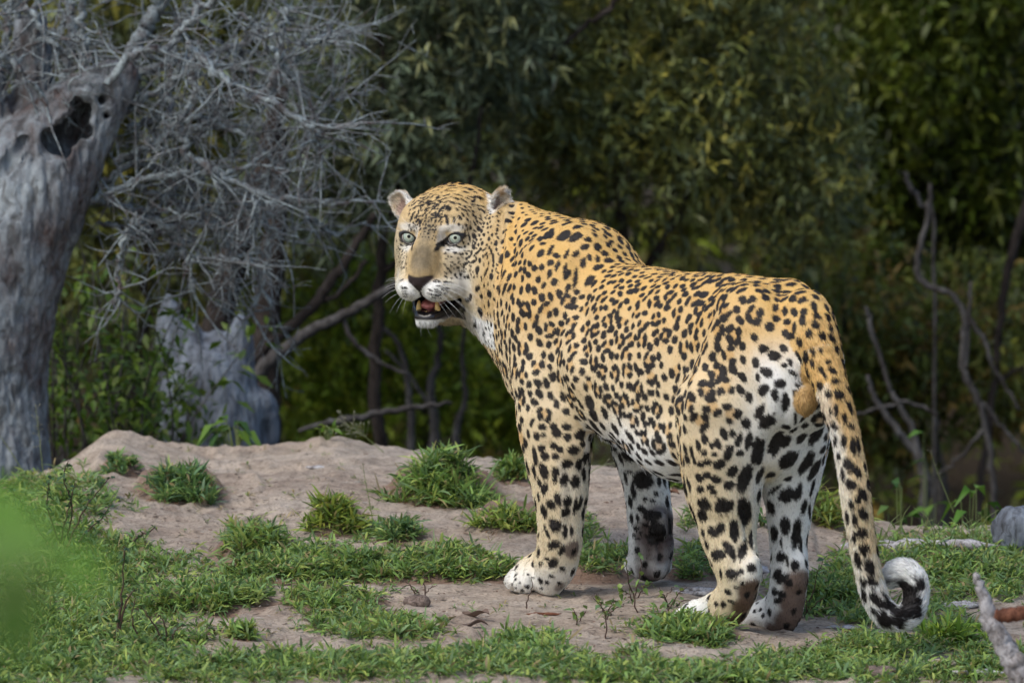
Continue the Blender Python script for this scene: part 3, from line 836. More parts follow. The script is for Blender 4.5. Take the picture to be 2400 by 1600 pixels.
# ================================================================== LEOPARD
AL = math.radians(58)
HD = np.array([-math.cos(AL), math.sin(AL), 0]); LF = np.array([-math.sin(AL), -math.cos(AL), 0])
SO = np.array([.16, .1, 0])

def PL(px, py, l):
    """point on the line of sight lying in the animal's sagittal plane shifted l to its left"""
    d = ray(px, py); t = (l - (CAM - SO) @ LF) / (d @ LF)
    return CAM + t * d

def LW(h, l, z): return SO + h * HD + l * LF + np.array([0, 0, z])

# head frame
PSI, NOD, ROLL = math.radians(18), math.radians(3), math.radians(0)
HO = PY(1010, 557, .28)
_w = np.array([-math.sin(PSI) * math.cos(NOD), -math.cos(PSI) * math.cos(NOD), -math.sin(NOD)])
_u = np.array([math.cos(PSI), -math.sin(PSI), 0])
_v = np.cross(_w, _u)
_u, _v = _u * math.cos(ROLL) + _v * math.sin(ROLL), _v * math.cos(ROLL) - _u * math.sin(ROLL)
HF = np.array([_u, _v, _w])             # rows: image-right, up, out of the face
def HW(u, v, w): return HO + u * _u + v * _v + w * _w
def toH(P): return (np.asarray(P) - HO) @ HF.T
def toB(P):
    q = np.asarray(P) - SO
    return np.stack([q @ HD, q @ LF, q[..., 2]], -1)

# ---- signed distance volume on a rectilinear grid, finer around the head
hx0, hx1 = -.29, .06
xs = np.concatenate([np.arange(-.29, .05, .0023), np.arange(.05, .80, .0038)])
ys = np.concatenate([np.arange(-.76, .16, .0044), np.arange(.16, .42, .0026), np.arange(.42, .56, .0044)])
zs = np.concatenate([np.arange(-.035, .07, .0028), np.arange(.07, .44, .0042), np.arange(.44, .78, .0024)])
VOL = np.full((len(xs), len(ys), len(zs)), .06, np.float32)

BM = np.array([HD, LF, [0, 0, 1.]])
def rotm(M, axis, deg):
    """rotate frame rows M about its own row axis"""
    a = math.radians(deg); i, j = [(1, 2), (2, 0), (0, 1)][axis]
    R = M.copy(); R[i] = M[i] * math.cos(a) + M[j] * math.sin(a); R[j] = M[j] * math.cos(a) - M[i] * math.sin(a)
    return R

def hell(u, v, w, ru, rv, rw, k=.015, pitch=0, yaw=0, sub=False, both=False, roll=0):
    """ellipsoid in head space; pitch tilts the out axis up"""
    for s in ((1, -1) if both else (1,)):
        M = rotm(HF, 1, yaw * s); M = rotm(M, 0, -pitch); M = rotm(M, 2, roll * s)
        ell(HW(u * s, v, w), (ru, rv, rw), M, k, sub)

def hcone(a, b, ra, rb, k=.015, sub=False, both=False):
    for s in ((1, -1) if both else (1,)):
        cone(HW(a[0] * s, a[1], a[2]), HW(b[0] * s, b[1], b[2]), ra, rb, k, sub)

# ---- torso: a lofted elliptical body along the sagittal axis
TB = np.array([  # h, ztop, zbot, halfwidth
    [.22, .640, .420, .060], [.17, .655, .370, .090], [.09, .668, .325, .112], [.06, .664, .335, .122], [.00, .640, .333, .128], [-.05, .627, .326, .132], [-.11, .620, .312, .138], [-.20, .619, .282, .144], [-.32, .620, .246, .146],
    [-.43, .626, .262, .128], [-.53, .630, .310, .108], [-.61, .616, .370, .094], [-.67, .586, .410, .078], [-.715, .548, .455, .052]])
def torso(X, Y, Z):
    q0, q1 = X - SO[0], Y - SO[1]
    h = q0 * HD[0] + q1 * HD[1]; l = q0 * LF[0] + q1 * LF[1]
    t = TB[::-1]
    hc = np.clip(h, t[0, 0], t[-1, 0])
    zt, zb, hw = np.interp(hc, t[:, 0], t[:, 1]), np.interp(hc, t[:, 0], t[:, 2]), np.interp(hc, t[:, 0], t[:, 3])
    over = h - hc
    zc = (zt + zb) / 2 + .02; rz = (zt - zb) / 2
    zz = (Z - (zt + zb) / 2)
    lw = hw * (1 - .16 * np.clip(zz / rz, -1, 1))       # a little narrower over the spine
    e = (np.abs(l) / lw) ** 2.25 + (np.abs(zz) / rz) ** 2.25
    k0 = np.sqrt(e + (over / .045) ** 2)
    return (k0 - 1) * np.minimum(hw, rz) * .95
c0 = LW(-.25, 0, .44)
blend(c0 - np.array([.55, .62, .26]), c0 + np.array([.5, .62, .30]), torso, .02)

# shoulders, scapulae, brisket
for s in (1, -1):
    ell(LW(.03, .088, .50) if s > 0 else LW(.065, -.070, .46), (.115, .060, .155) if s > 0 else (.095, .055, .130), rotm(BM, 1, 12), .035)
    ell(LW(.030 if s > 0 else .055, .038 * s, .626 if s > 0 else .618), (.080 if s > 0 else .065, .028, .056), rotm(BM, 1, 14), .045)
    ell(LW(.075, .095 * s, .43), (.07, .052, .09), BM, .03)
ell(LW(.17, 0, .46), (.085, .088, .12), BM, .04)
# ribs and flank volumes
ell(LW(-.17, .03, .42), (.16, .122, .115), BM, .03)
ell(LW(-.17, -.03, .42), (.16, .122, .115), BM, .03)
ell(LW(-.36, .01, .33), (.13, .125, .090), BM, .03)
# haunches
for s in (1, -1):
    ell(LW(-.59, (.060 if s > 0 else -.036) + 0, .50), (.108, .060 if s > 0 else .050, .125), rotm(BM, 1, -15), .04)
    ell(LW(-.565, .078 if s > 0 else -.064, .40), (.090, .050 if s > 0 else .042, .135), rotm(BM, 1, 8), .045)
    ell(LW(-.685, (.045 if s > 0 else -.026), .455), (.055, .044 if s > 0 else .038, .090), BM, .03)
cone(LW(-.67, .01, .46), PL(1812, 1085, -.01), .058, .034, .04)
cone(PL(1868, 900, -.045), PL(1850, 1060, -.055), .062, .056, .04)
cone(PL(1800, 900, .03), PL(1800, 1050, .02), .055, .045, .04)
# flank fold that runs from the belly into the knee
cone(LW(-.38, .09, .31), LW(-.49, .095, .34), .035, .045, .04)
cone(LW(-.38, -.08, .30), LW(-.49, -.10, .33), .035, .05, .03)

# neck
NB = PY(1128, 600, .405)
cone(LW(.04, 0, .515), NB, .135, .096, .05)
cone(LW(.10, 0, .45), PY(1150, 680, .40), .112, .078, .05)
cone(LW(.03, 0, .60), PY(1165, 560, .41), .075, .076, .04)
ell(PY(1195, 620, .36), (.060, .05, .105), BM, .03)
# skin folds of the turned neck behind the cheek
cone(PY(1190, 500, .315), PY(1183, 640, .285), .016, .022, .016)
cone(PY(1183, 640, .285), PY(1170, 760, .31), .022, .020, .016)
cone(PY(1222, 500, .31), PY(1215, 650, .262), .018, .022, .02)

# near (left) foreleg
nf = [(1300, 780, .085, .070), (1298, 890, .105, .070), (1300, 980, .120, .063), (1306, 1040, .12, .056), (1311, 1100, .12, .0505), (1315, 1163, .12, .0435), (1314, 1233, .12, .0360), (1311, 1280, .118, .0335), (1303, 1322, .118, .0330), (1290, 1360, .118, .030)]
chain([PL(a, b, l) for a, b, l, r in nf], [r for *_, r in nf], .045)
cone(PL(1335, 980, .115), PL(1345, 1040, .115), .040, .030, .02)      # elbow
cone(PL(1338, 1265, .115), PL(1336, 1293, .112), .012, .012, .012)    # wrist pad
def paw(c, d, wd=.040, ln=.050, ht=.030, toes=4, tr=.0165, k=.012, lift=0.0, splay=1.0):
    """paw body centred at c (ground level point), pointing along d"""
    d = nrm(np.array([d[0], d[1], 0])); p = np.array([-d[1], d[0], 0]); M = np.array([d, p, [0, 0, 1.]])
    c = np.asarray(c, float)
    ell(c + [0, 0, ht * .95], (ln, wd, ht), M, k * 1.4)
    for i in range(toes):
        a = (i - (toes - 1) / 2) / ((toes - 1) / 2)
        t = c + d * (ln * (.78 - .22 * a * a)) + p * wd * .74 * a * splay
        t[2] = c[2] + tr * 1.02 + lift
        b = c + d * (ln * .15) + p * wd * .5 * a; b[2] = c[2] + ht * 1.25
        cone(b, t + np.array([0, 0, tr * .25]), tr * .85, tr * .95, k * .6)
        ell(t, (tr * 1.25, tr * .95, tr), M, k * .35)
PNF = PL(1262, 1388, .118); PNF[2] = .0
paw(PNF, np.array([-1., -.12, 0]), wd=.043, ln=.051, ht=.034, tr=.0200)

# far (right) foreleg, seen from behind
ff = [(1490, 980, -.10, .060), (1500, 1050, -.105, .049), (1510, 1104, -.11, .0425), (1518, 1163, -.11, .0385), (1524, 1216, -.11, .0385), (1526, 1280, -.11, .0385), (1526, 1316, -.11, .0370)]
chain([PL(a, b, l) for a, b, l, r in ff], [r for *_, r in ff], .03)
cone(PL(1545, 1215, -.10), PL(1547, 1245, -.10), .016, .015, .012)
PFF = LW(.012, -.120, .013)
paw(PFF, np.array([.08, 1., 0]), wd=.039, ln=.045, ht=.030, tr=.0165)
cone(PL(1512, 1335, -.108), PL(1540, 1335, -.108), .0175, .0175, .01)   # heel pad

cone(PL(1285, 1308, .118), PL(1228, 1346, .12), .027, .021, .014)
# near hind leg
nh = [(1690, 960, .095, .085), (1692, 1040, .095, .072), (1696, 1100, .088, .066), (1700, 1155, .084, .0605), (1703, 1206, .08, .0525), (1707, 1255, .08, .0455), (1722, 1310, .08, .0395), (1735, 1345, .078, .0345), (1728, 1385, .078, .0315), (1712, 1420, .078, .0300), (1694, 1448, .078, .0270)]
chain([PL(a, b, l) for a, b, l, r in nh], [r for *_, r in nh], .03)
cone(PL(1655, 1090, .095), PL(1665, 1160, .09), .042, .040, .03)        # knee
cone(PL(1758, 1318, .078), PL(1757, 1350, .078), .0165, .018, .014)     # hock point
PNH = PL(1648, 1452, .08); PNH[2] = -.012
paw(PNH, HD, wd=.036, ln=.050, ht=.026, tr=.0155)
cone(PL(1712, 1395, .08), PL(1642, 1428, .088), .024, .018, .014)
# far hind leg
fh = [(1852, 940, -.075, .082), (1850, 1020, -.07, .066), (1851, 1095, -.055, .0535), (1850, 1150, -.05, .0440), (1848, 1216, -.05, .0355), (1847, 1270, -.05, .0300), (1850, 1315, -.05, .0290), (1850, 1352, -.05, .0300), (1845, 1395, -.05, .0295), (1838, 1430, -.05, .0290), (1830, 1460, -.05, .0260)]
chain([PL(a, b, l) for a, b, l, r in fh], [r for *_, r in fh], .03)
cone(PL(1868, 1320, -.05), PL(1866, 1360, -.05), .0145, .017, .014)
PFH = PL(1796, 1447, -.05); PFH[2] = -.022
paw(PFH, HD, wd=.035, ln=.048, ht=.025, tr=.015)

cone(PL(1836, 1398, -.05), PL(1790, 1426, -.045), .022, .015, .014)
# tail
tl = [(1885, 735, -.48, .046), (1913, 800, -.53, .040), (1938, 872, -.570, .0330), (1960, 945, -.60, .0280), (1982, 1020, -.61, .0262), (1993, 1090, -.62, .0252), (2003, 1150, -.63, .0240), (2012, 1210, -.63, .0225), (2021, 1265, -.63, .0215), (2032, 1325, -.63, .0212), (2046, 1385, -.63, .0210), (2069, 1432, -.63, .0200),
      (2103, 1450, -.63, .0195), (2134, 1436, -.62, .0190), (2147, 1400, -.61, .0185), (2144, 1362, -.605, .0185), (2124, 1338, -.60, .0180), (2101, 1342, -.595, .0170), (2094, 1352, -.592, .0150)]
TP = np.array([PY(a, b, Y) for a, b, Y, r in tl]); TR = np.array([r for *_, r in tl]) * np.interp(np.arange(len(tl)), [0, 3, 6, 18], [1, .92, .88, .96])
chain(TP, TR, .02, n=60)
# scrotum under the tail root
ell(PY(1888, 940, -.550), (.0195, .0215, .026), None, .008)
cone(PY(1890, 900, -.53), PY(1893, 925, -.54), .016, .017, .012)

# ---- head
hell(0, .018, -.085, .078, .061, .088, .03)                     # cranium
hell(.024, .034, -.125, .060, .046, .055, .03)
hell(.036, .018, -.050, .040, .046, .050, .02, both=True)       # brow and temple
hell(.048, -.022, -.056, .042, .050, .050, .02, both=True, yaw=-15)   # cheek bones
hell(.055, -.066, -.080, .037, .050, .052, .025, both=True)     # jowls
hell(.064, -.050, -.118, .040, .078, .040, .03, both=True)      # ruff
hell(0, -.015, -.125, .085, .085, .06, .04)
hcone((0, .020, -.018), (0, -.030, .030), .0275, .0275, .016)    # nose bridge
hcone((0, -.030, .030), (0, -.062, .060), .0275, .0240, .014)
hcone((.020, -.038, .006), (.020, -.085, .040), .028, .026, .014, both=True)
hell(.034, -.056, -.010, .032, .034, .036, .022, both=True)
hell(.0250, -.0905, .047, .0272, .0240, .031, .010, both=True)   # whisker pads
hell(.0365, -.0905, .018, .026, .024, .034, .012, both=True)
hcone((.038, -.088, .006), (.056, -.088, -.045), .024, .030, .02, both=True)
hell(0, -.074, .068, .0215, .0135, .0135, .007)                 # nose pad
hell(0, -.079, .070, .012, .013, .010, .006)
# eyes
hell(.0475, .002, .014, .022, .0155, .018, .012, sub=True, both=True, roll=-8)
hcone((.030, -.012, .004), (.025, -.022, .016), .0040, .0030, .008, sub=True, both=True)   # tear line
hell(.046, -.001, -.0140, .0222, .0210, .0198, .005, both=True)  # lids round the ball
hell(.0462, -.0016, .0068, .0168, .0092, .0135, .002, sub=True, both=True, roll=14)         # lid opening
hcone((.030, .0215, -.006), (.060, .0235, -.016), .009, .009, .012, both=True)              # brow ridge
# mouth
hcone((0, -.113, -.055), (0, -.117, .038), .024, .019, .007, sub=True)
hcone((0, -.124, -.045), (0, -.129, .045), .024, .018, .007, sub=True)
hcone((.030, -.114, -.040), (.018, -.118, .030), .017, .016, .007, sub=True, both=True)
hcone((.043, -.112, -.026), (.028, -.118, .018), .013, .014, .006, sub=True, both=True)
# lower jaw
hcone((.050, -.114, -.068), (.029, -.138, -.005), .017, .0100, .010, both=True)
hcone((.029, -.140, -.005), (.012, -.146, .034), .0110, .0110, .008, both=True)
hell(0, -.150, .030, .022, .0120, .018, .008)
hell(0, -.150, -.02, .030, .012, .040, .012)
hcone((0, -.13, -.085), (0, -.10, -.15), .045, .05, .03)
# nostrils and lip groove
hell(.0135, -.075, .083, .0050, .0036, .006, .003, sub=True, both=True, roll=20)
hcone((0, -.085, .080), (0, -.112, .068), .0022, .0022, .004, sub=True)
# ears: rounded shells
E0 = HW(-.090, .048, -.098)
M = rotm(HF, 1, -22); M = rotm(M, 0, -5); M = rotm(M, 2, 34)
EARL = (E0, M)
ell(E0, (.0235, .0290, .015), M, .012)
ell(E0 + M[2] * .010 + M[1] * .003, (.0180, .0235, .0150), M, .004, sub=True)
E1 = HW(.096, .050, -.112)
M = rotm(HF, 1, 44); M = rotm(M, 2, -32)
EARR = (E1, M)
ell(E1, (.0200, .037, .016), M, .012)
ell(E1 + M[2] * .011 + M[1] * .003, (.0155, .031, .0155), M, .004, sub=True)
# ragged nicks in both ear rims
ell(HW(.131, .088, -.11), (.006, .005, .02), HF, .003, sub=True)
ell(HW(-.118, .077, -.085), (.004, .005, .02), HF, .003, sub=True)
ell(HW(-.108, .088, -.09), (.0035, .004, .02), HF, .003, sub=True)

BV, BF = surface_nets(VOL, xs, ys, zs)
del VOL

# keep the largest connected body, drop stray bits; light smoothing
hcd = toH(BV)
in_head = (np.abs(hcd[:, 0]) < .14) & (hcd[:, 2] > -.12) & (np.abs(hcd[:, 1]) < .18)
BV = smooth_mesh(BV, BF, 3, .5, np.where(in_head, .35, 1.0))
BN = vnormals(BV, BF)
# gentle muscle and skin relief on the trunk, finer wrinkles on the neck
_b = toB(BV)
rel = fbm(_b * [1, 1, .6], 11, 3, 3) * .0045 + fbm(_b * [2.2, 2.2, .7], 26, 2, 5) * .0016
rel *= np.where(in_head, 0, 1) * sst(.10, .25, BV[:, 2])
BV = BV + BN * rel[:, None]
BN = vnormals(BV, BF)
BVH = BVHTree.FromPolygons(BV.tolist(), BF.tolist())
def carve(line, depth, radius):
    """press a groove (or raise a ridge, depth < 0) along a line read off the flank"""
    global BV
    pts = []
    L_ = spline(np.array(line, float), 6 * len(line))
    for x, y in L_:
        d = ray(x, y); h_ = BVH.ray_cast(Vector(CAM), Vector(nrm(d)))
        if h_[0] is not None: pts.append(h_[0][:])
    pts = np.array(pts); lo = pts.min(0) - radius * 3; hi = pts.max(0) + radius * 3
    ii = np.where(((BV > lo) & (BV < hi)).all(1))[0]
    A = pts[:-1]; B = pts[1:]; q = BV[ii]; best = np.full(len(ii), 9.)
    for a, b2 in zip(A, B):
        e = b2 - a; t = np.clip((q - a) @ e / (e @ e + 1e-12), 0, 1)
        best = np.minimum(best, ((q - a - t[:, None] * e) ** 2).sum(1))
    BV[ii] -= BN[ii] * (depth * np.exp(-best / radius ** 2))[:, None]
for ln_, dp, rd__ in (
    ([(1350, 620), (1362, 700), (1366, 790), (1372, 880), (1380, 940)], .0065, .018), ([(1335, 620), (1342, 720), (1345, 820), (1350, 900)], -.005, .022),
    ([(1700, 730), (1668, 800), (1640, 880), (1618, 960), (1610, 1030)], -.005, .018), ([(1662, 740), (1632, 810), (1606, 890), (1592, 960)], .006, .020),
    ([(1172, 500), (1176, 560), (1168, 640), (1160, 720)], .006, .007), ([(1200, 480), (1204, 560), (1196, 650)], .005, .008), ([(1188, 500), (1190, 580), (1180, 660)], -.004, .008),
    ([(1240, 560), (1290, 640), (1320, 740), (1325, 840)], -.006, .026), ([(1255, 900), (1300, 860), (1345, 870)], -.005, .03), ([(1230, 760), (1265, 840), (1290, 880)], .005, .022),
    ([(1748, 1200), (1752, 1260), (1752, 1310)], .005, .008), ([(1735, 1290), (1722, 1330)], .003, .008), ([(1868, 1240), (1866, 1300)], .004, .007), ([(1832, 1310), (1850, 1340)], .003, .007),
    ([(1800, 830), (1825, 870), (1842, 920), (1835, 990), (1805, 1060)], .007, .014), ([(1770, 860), (1800, 930), (1790, 1010)], -.005, .025),
    ([(1520, 720), (1535, 820), (1530, 920)], .0030, .012), ([(1470, 720), (1480, 820), (1480, 920)], .0030, .012), ([(1575, 720), (1585, 820), (1575, 900)], .003, .012),
    ([(1330, 1090), (1338, 1160), (1334, 1230)], .004, .010), ([(1280, 1050), (1290, 1140), (1292, 1220)], .003, .010),
    ([(1206, 1325), (1200, 1360), (1205, 1392)], .0045, .0045), ([(1226, 1322), (1221, 1360), (1229, 1398)], .0045, .0045), ([(1250, 1328), (1246, 1365), (1254, 1400)], .0035, .0045),
    ([(948, 590), (946, 625), (950, 655)], .003, .008), ([(1035, 590), (1034, 625), (1026, 655)], .0035, .009), ([(1045, 640), (1080, 655), (1100, 690)], .004, .012), ([(1075, 600), (1110, 640)], -.004, .016),
    ([(1510, 1240), (1520, 1290), (1512, 1335)], .004, .006), ([(1545, 1270), (1548, 1320)], .004, .006), ([(1500, 1262), (1555, 1255)], .004, .006)):
    carve(ln_, dp, rd__)
BV = smooth_mesh(BV, BF, 1, .5, np.where(in_head, 0.0, 1.0))
BN = vnormals(BV, BF)
BVH = BVHTree.FromPolygons(BV.tolist(), BF.tolist())
# ------------------------------------------------------------------ coat pattern
def cam_hit(px, py):
    d = ray(px, py); d = d / np.linalg.norm(d)
    loc, nn, fi, ds = BVH.ray_cast(Vector(CAM), Vector(d))
    if loc is None: return None
    return np.array(loc), np.array(nn), ds

SPOTS = []     # centre, major axis, half length, half width, kind
def px_spots(ox, oy, k, rows, grow=1.0, cap=1.6):
    """markings read off the coat: x, y, length, width, angle (degrees, clockwise) in crop pixels"""
    for r in rows:
        x, y, ln, wd, an = r
        h = cam_hit(ox + x / k, oy + y / k)
        if h is None: continue
        c, n, ds = h
        a = math.radians(an)
        d = RIV * math.cos(a) - UPV * math.sin(a)
        d2 = RIV * math.sin(a) + UPV * math.cos(a)
        # undo foreshortening on the surface, within reason
        def onto(v):
            t = v - FWD * (v @ n) / min(-.35, FWD @ n)
            return t
        t1, t2 = onto(d), onto(d2)
        m = ds / FPX / k
        SPOTS.append((c, nrm(t1), ln / 2 * m * min(cap, np.linalg.norm(t1)) * grow, wd / 2 * m * min(cap, np.linalg.norm(t2)) * grow, 0))

HEADSP = [
(710,160,90,14,-5),(780,150,60,12,5),(870,170,55,36,10),(960,180,60,34,-15),(825,195,60,22,15),(690,187,80,11,0),(955,240,100,26,3),(870,238,40,12,5),(755,222,80,18,15),(660,222,50,20,-20),(740,258,50,24,25),(840,250,30,20,30),(820,282,50,24,30),(890,280,25,32,0),(705,292,60,26,25),(610,200,24,16,0),(570,180,26,14,0),(500,215,24,14,0),
(665,345,55,46,80),(820,330,35,26,40),(860,330,40,20,20),(770,335,24,14,30),(745,355,30,18,60),(655,455,78,28,80),(600,440,50,20,-60),(550,465,40,20,-60),(720,450,50,26,80),(775,435,45,26,60),(800,405,40,22,60),(845,448,42,26,60),(895,405,38,26,70),(905,470,30,14,60),(828,500,32,20,60),(872,520,32,28,60),(947,530,50,35,70),(968,430,60,14,75),(765,495,25,20,0),
(335,430,80,20,110),(375,425,45,22,-50),(385,460,45,22,-50),(410,475,40,26,-80),(360,340,50,22,-40),(360,300,50,18,-45),(430,225,50,14,-20),(380,235,45,12,-25),(350,285,45,14,-50),(410,540,35,24,-70),(455,530,28,22,0),(525,545,26,20,0),(490,505,30,22,0),(485,580,24,18,0),(310,400,30,12,-50),(320,360,30,12,-50),(450,560,18,12,0),(530,500,24,16,0),
(905,600,50,34,70),(865,630,50,18,80),(995,590,45,24,70),(1042,625,50,24,80),(1070,590,40,20,80),(980,665,45,30,70),(900,700,50,30,60),(1000,722,45,26,-40),(935,750,55,26,-35),(1015,760,32,28,0),(1105,665,65,32,80),(1080,800,100,20,85),(1062,740,50,18,80),(860,790,32,24,-20),(825,855,50,26,-20),(900,835,60,26,-25),(958,820,42,32,70),(935,905,55,44,60),(870,912,30,16,-30),(755,888,32,24,0),(730,862,22,16,0),(785,765,40,20,10),(770,700,60,14,20),(760,805,30,14,0),(700,790,30,12,20),(720,745,26,12,0),
(850,972,40,24,-50),(783,950,30,24,60),(733,950,30,22,80),(1010,930,90,28,-65),(1062,972,60,42,70),(645,972,34,22,20),(665,895,40,16,40),(640,860,24,14,30),(935,1080,80,44,-20),(1045,1130,80,50,40),(970,1140,50,40,0),(880,1145,44,30,20),(690,930,26,14,30),(700,840,36,14,20),
(855,1178,90,40,-20),(800,1260,80,52,-30),(960,1290,80,72,20),(905,1375,90,44,0),(1040,1220,60,44,80),(1010,1435,40,24,30),(990,1470,60,24,30),(1085,1515,60,44,60),(1060,1405,50,34,30),(1090,1320,80,24,85),(1160,1310,70,40,-60),
(545,1018,34,14,10),(582,1020,28,22,0),(650,1022,70,20,0),(700,1026,36,10,0),(500,1095,50,12,10),(560,1090,44,14,0),(640,1082,90,24,-5),(500,1130,60,12,12),(575,1138,60,15,5),(650,1125,60,12,-5),(545,1168,26,14,0),(590,1170,22,14,0),(520,1160,16,12,0),
(240,1005,22,32,80),(265,1080,70,15,10),(275,1125,60,12,8),(275,1160,36,10,8),(240,685,46,20,20),(225,640,30,14,10),(228,722,28,12,0),(215,790,46,12,50),(245,745,30,14,0),(260,800,24,10,40),(215,830,30,10,50),
(1170,810,110,64,85),(1210,455,70,40,30),(1250,390,70,38,20),(1250,325,50,36,0),(1245,625,50,34,70),(1170,650,60,30,-70),(1290,560,70,30,70),(1355,500,50,36,75),(1330,660,80,42,88),(1260,810,80,40,-60),(1225,980,80,44,-70),(1175,945,80,40,-65),(1185,1080,100,54,-65),
(1115,540,50,20,80),(1190,295,36,26,80)]
_r = random.Random(3)
for _ in range(62):       # crowded freckles in the middle of the forehead
    a = _r.random() * 6.283; q = _r.random() ** .6
    HEADSP.append((500 + q * 115 * math.cos(a) + (20 if a < 3 else -6), 325 + q * 125 * math.sin(a), 22 + _r.random() * 14, 12 + _r.random() * 8, -60 + _r.random() * 70))
for _ in range(16):
    HEADSP.append((440 + _r.random() * 170, 195 + _r.random() * 60, 26 + _r.random() * 14, 11 + _r.random() * 5, -25 + _r.random() * 30))
for _ in range(20):       # fine dots under the eyes and over the cheeks
    x_, y_ = 640 + _r.random() * 330, 700 + _r.random() * 300
    if x_ < 720 and y_ > 900: continue
    HEADSP.append((x_, y_, 15 + _r.random() * 14, 11 + _r.random() * 7, -40 + _r.random() * 90))
for _ in range(16): HEADSP.append((200 + _r.random() * 70, 640 + _r.random() * 260, 16 + _r.random() * 14, 10 + _r.random() * 5, 20 + _r.random() * 60))
for _ in range(18): HEADSP.append((880 + _r.random() * 180, 260 + _r.random() * 240, 22 + _r.random() * 14, 14 + _r.random() * 8, 40 + _r.random() * 50))
def fill(x0, x1, y0, y1, gap, n_, sz_, an, ok=lambda x, y: True):
    for _ in range(n_):
        x, y = x0 + _r.random() * (x1 - x0), y0 + _r.random() * (y1 - y0)
        if not ok(x, y) or any((x - s_[0]) ** 2 + (y - s_[1]) ** 2 < (gap + s_[2] * .35) ** 2 for s_ in HEADSP): continue
        HEADSP.append((x, y, sz_ * (1 + _r.random() * .6), sz_ * (.55 + _r.random() * .3), an(x, y)))
ang_ = lambda x, y: math.degrees(math.atan2(y - 560, x - 500)) + _r.uniform(-25, 25)
fill(330, 1010, 140, 330, 15, 500, 26, lambda x, y: _r.uniform(-30, 30))
fill(300, 640, 300, 560, 12, 300, 20, lambda x, y: -60 + _r.uniform(-30, 30), lambda x, y: not (560 < x and y > 500))
fill(400, 560, 520, 640, 14, 60, 13, lambda x, y: 90)
fill(800, 1130, 300, 1000, 17, 500, 26, lambda x, y: 70 + _r.uniform(-30, 30))
fill(640, 900, 720, 1000, 17, 130, 19, lambda x, y: _r.uniform(-40, 40))
HEADSP += [(570,1006,120,9,5),(585,1058,130,9,0),(575,1112,150,9,4),(565,1150,110,8,8),(262,1065,80,9,8),(268,1108,80,9,6),(272,1145,60,8,6)]
fill(195, 290, 620, 900, 10, 150, 14, lambda x, y: _r.uniform(-10, 60))
px_spots(880, 400, 3.92, HEADSP, 1.2, 1.15)

FRONTSP = [(345,285,50,42,0),(305,345,50,42,60),(350,340,40,30,0),(420,280,55,45,80),(440,325,60,50,30),(510,285,60,48,0),(512,355,50,48,0),(595,335,65,60,-20),(250,330,60,18,80),(275,255,60,22,-65),(340,430,50,50,0),(360,478,60,50,40),(295,480,110,28,80),(418,412,40,38,0),(430,480,48,44,0),(462,440,45,38,0),(555,437,70,60,0),(615,398,40,36,0),(515,528,65,58,10),(590,530,60,45,80),(630,495,60,22,85),(352,578,95,50,70),(288,580,80,22,80),(432,580,50,46,0),(428,632,50,36,80),(492,635,80,46,-75),(565,650,75,60,-70),(625,600,80,30,85),(325,655,60,24,75),(358,700,75,38,-75),(405,800,70,50,40),(447,770,85,45,80),(512,780,65,45,-80),(502,855,65,55,-20),(565,810,110,26,-80),(600,785,90,26,-75),(355,845,80,38,75),(318,745,50,18,80),(430,940,90,72,40),(498,985,90,32,88),(540,975,75,24,85),(372,980,80,22,70),(420,1070,75,50,-20),(475,1105,65,36,-70),(372,1160,30,24,0),(418,1195,80,55,-50),(335,1195,30,22,0),(482,1232,40,28,30),(377,1322,30,24,0),(330,1310,36,28,80),(405,1280,40,20,20),(245,1350,30,26,0),(165,1300,18,14,0),(145,1332,18,14,0),(165,1360,18,12,0),(170,1270,18,14,0),(215,1375,22,16,0),(250,1270,20,12,0),(300,1385,20,14,0),(340,1362,20,16,0),(195,1325,14,12,0),(285,1290,20,12,0),(460,1325,26,20,0),
(1015,635,130,108,10),(1127,630,90,32,88),(1160,630,100,22,85),(900,620,70,22,75),(920,580,40,22,0),(952,715,90,32,80),(930,780,75,30,80),(1033,767,30,28,0),(1105,728,32,26,0),(1080,775,40,18,0),(1180,785,70,26,85),(1010,835,65,42,30),(1080,875,90,60,0),(940,895,60,26,85),(980,885,60,18,85),(1035,938,40,34,0),(972,958,36,30,0),(1000,990,26,22,0),(955,1005,24,20,0),(980,1028,28,18,0),(865,490,80,24,70),(925,480,120,56,10),(1050,520,60,24,30),(1195,940,110,30,85),(1100,1000,110,80,80),(665,125,90,55,60),(685,205,90,50,60),(700,290,120,46,50),(760,190,80,40,70),(745,280,60,36,60),(830,300,80,40,50),(930,350,90,30,50)]
px_spots(1150, 900, 2.85, FRONTSP, 1.2)
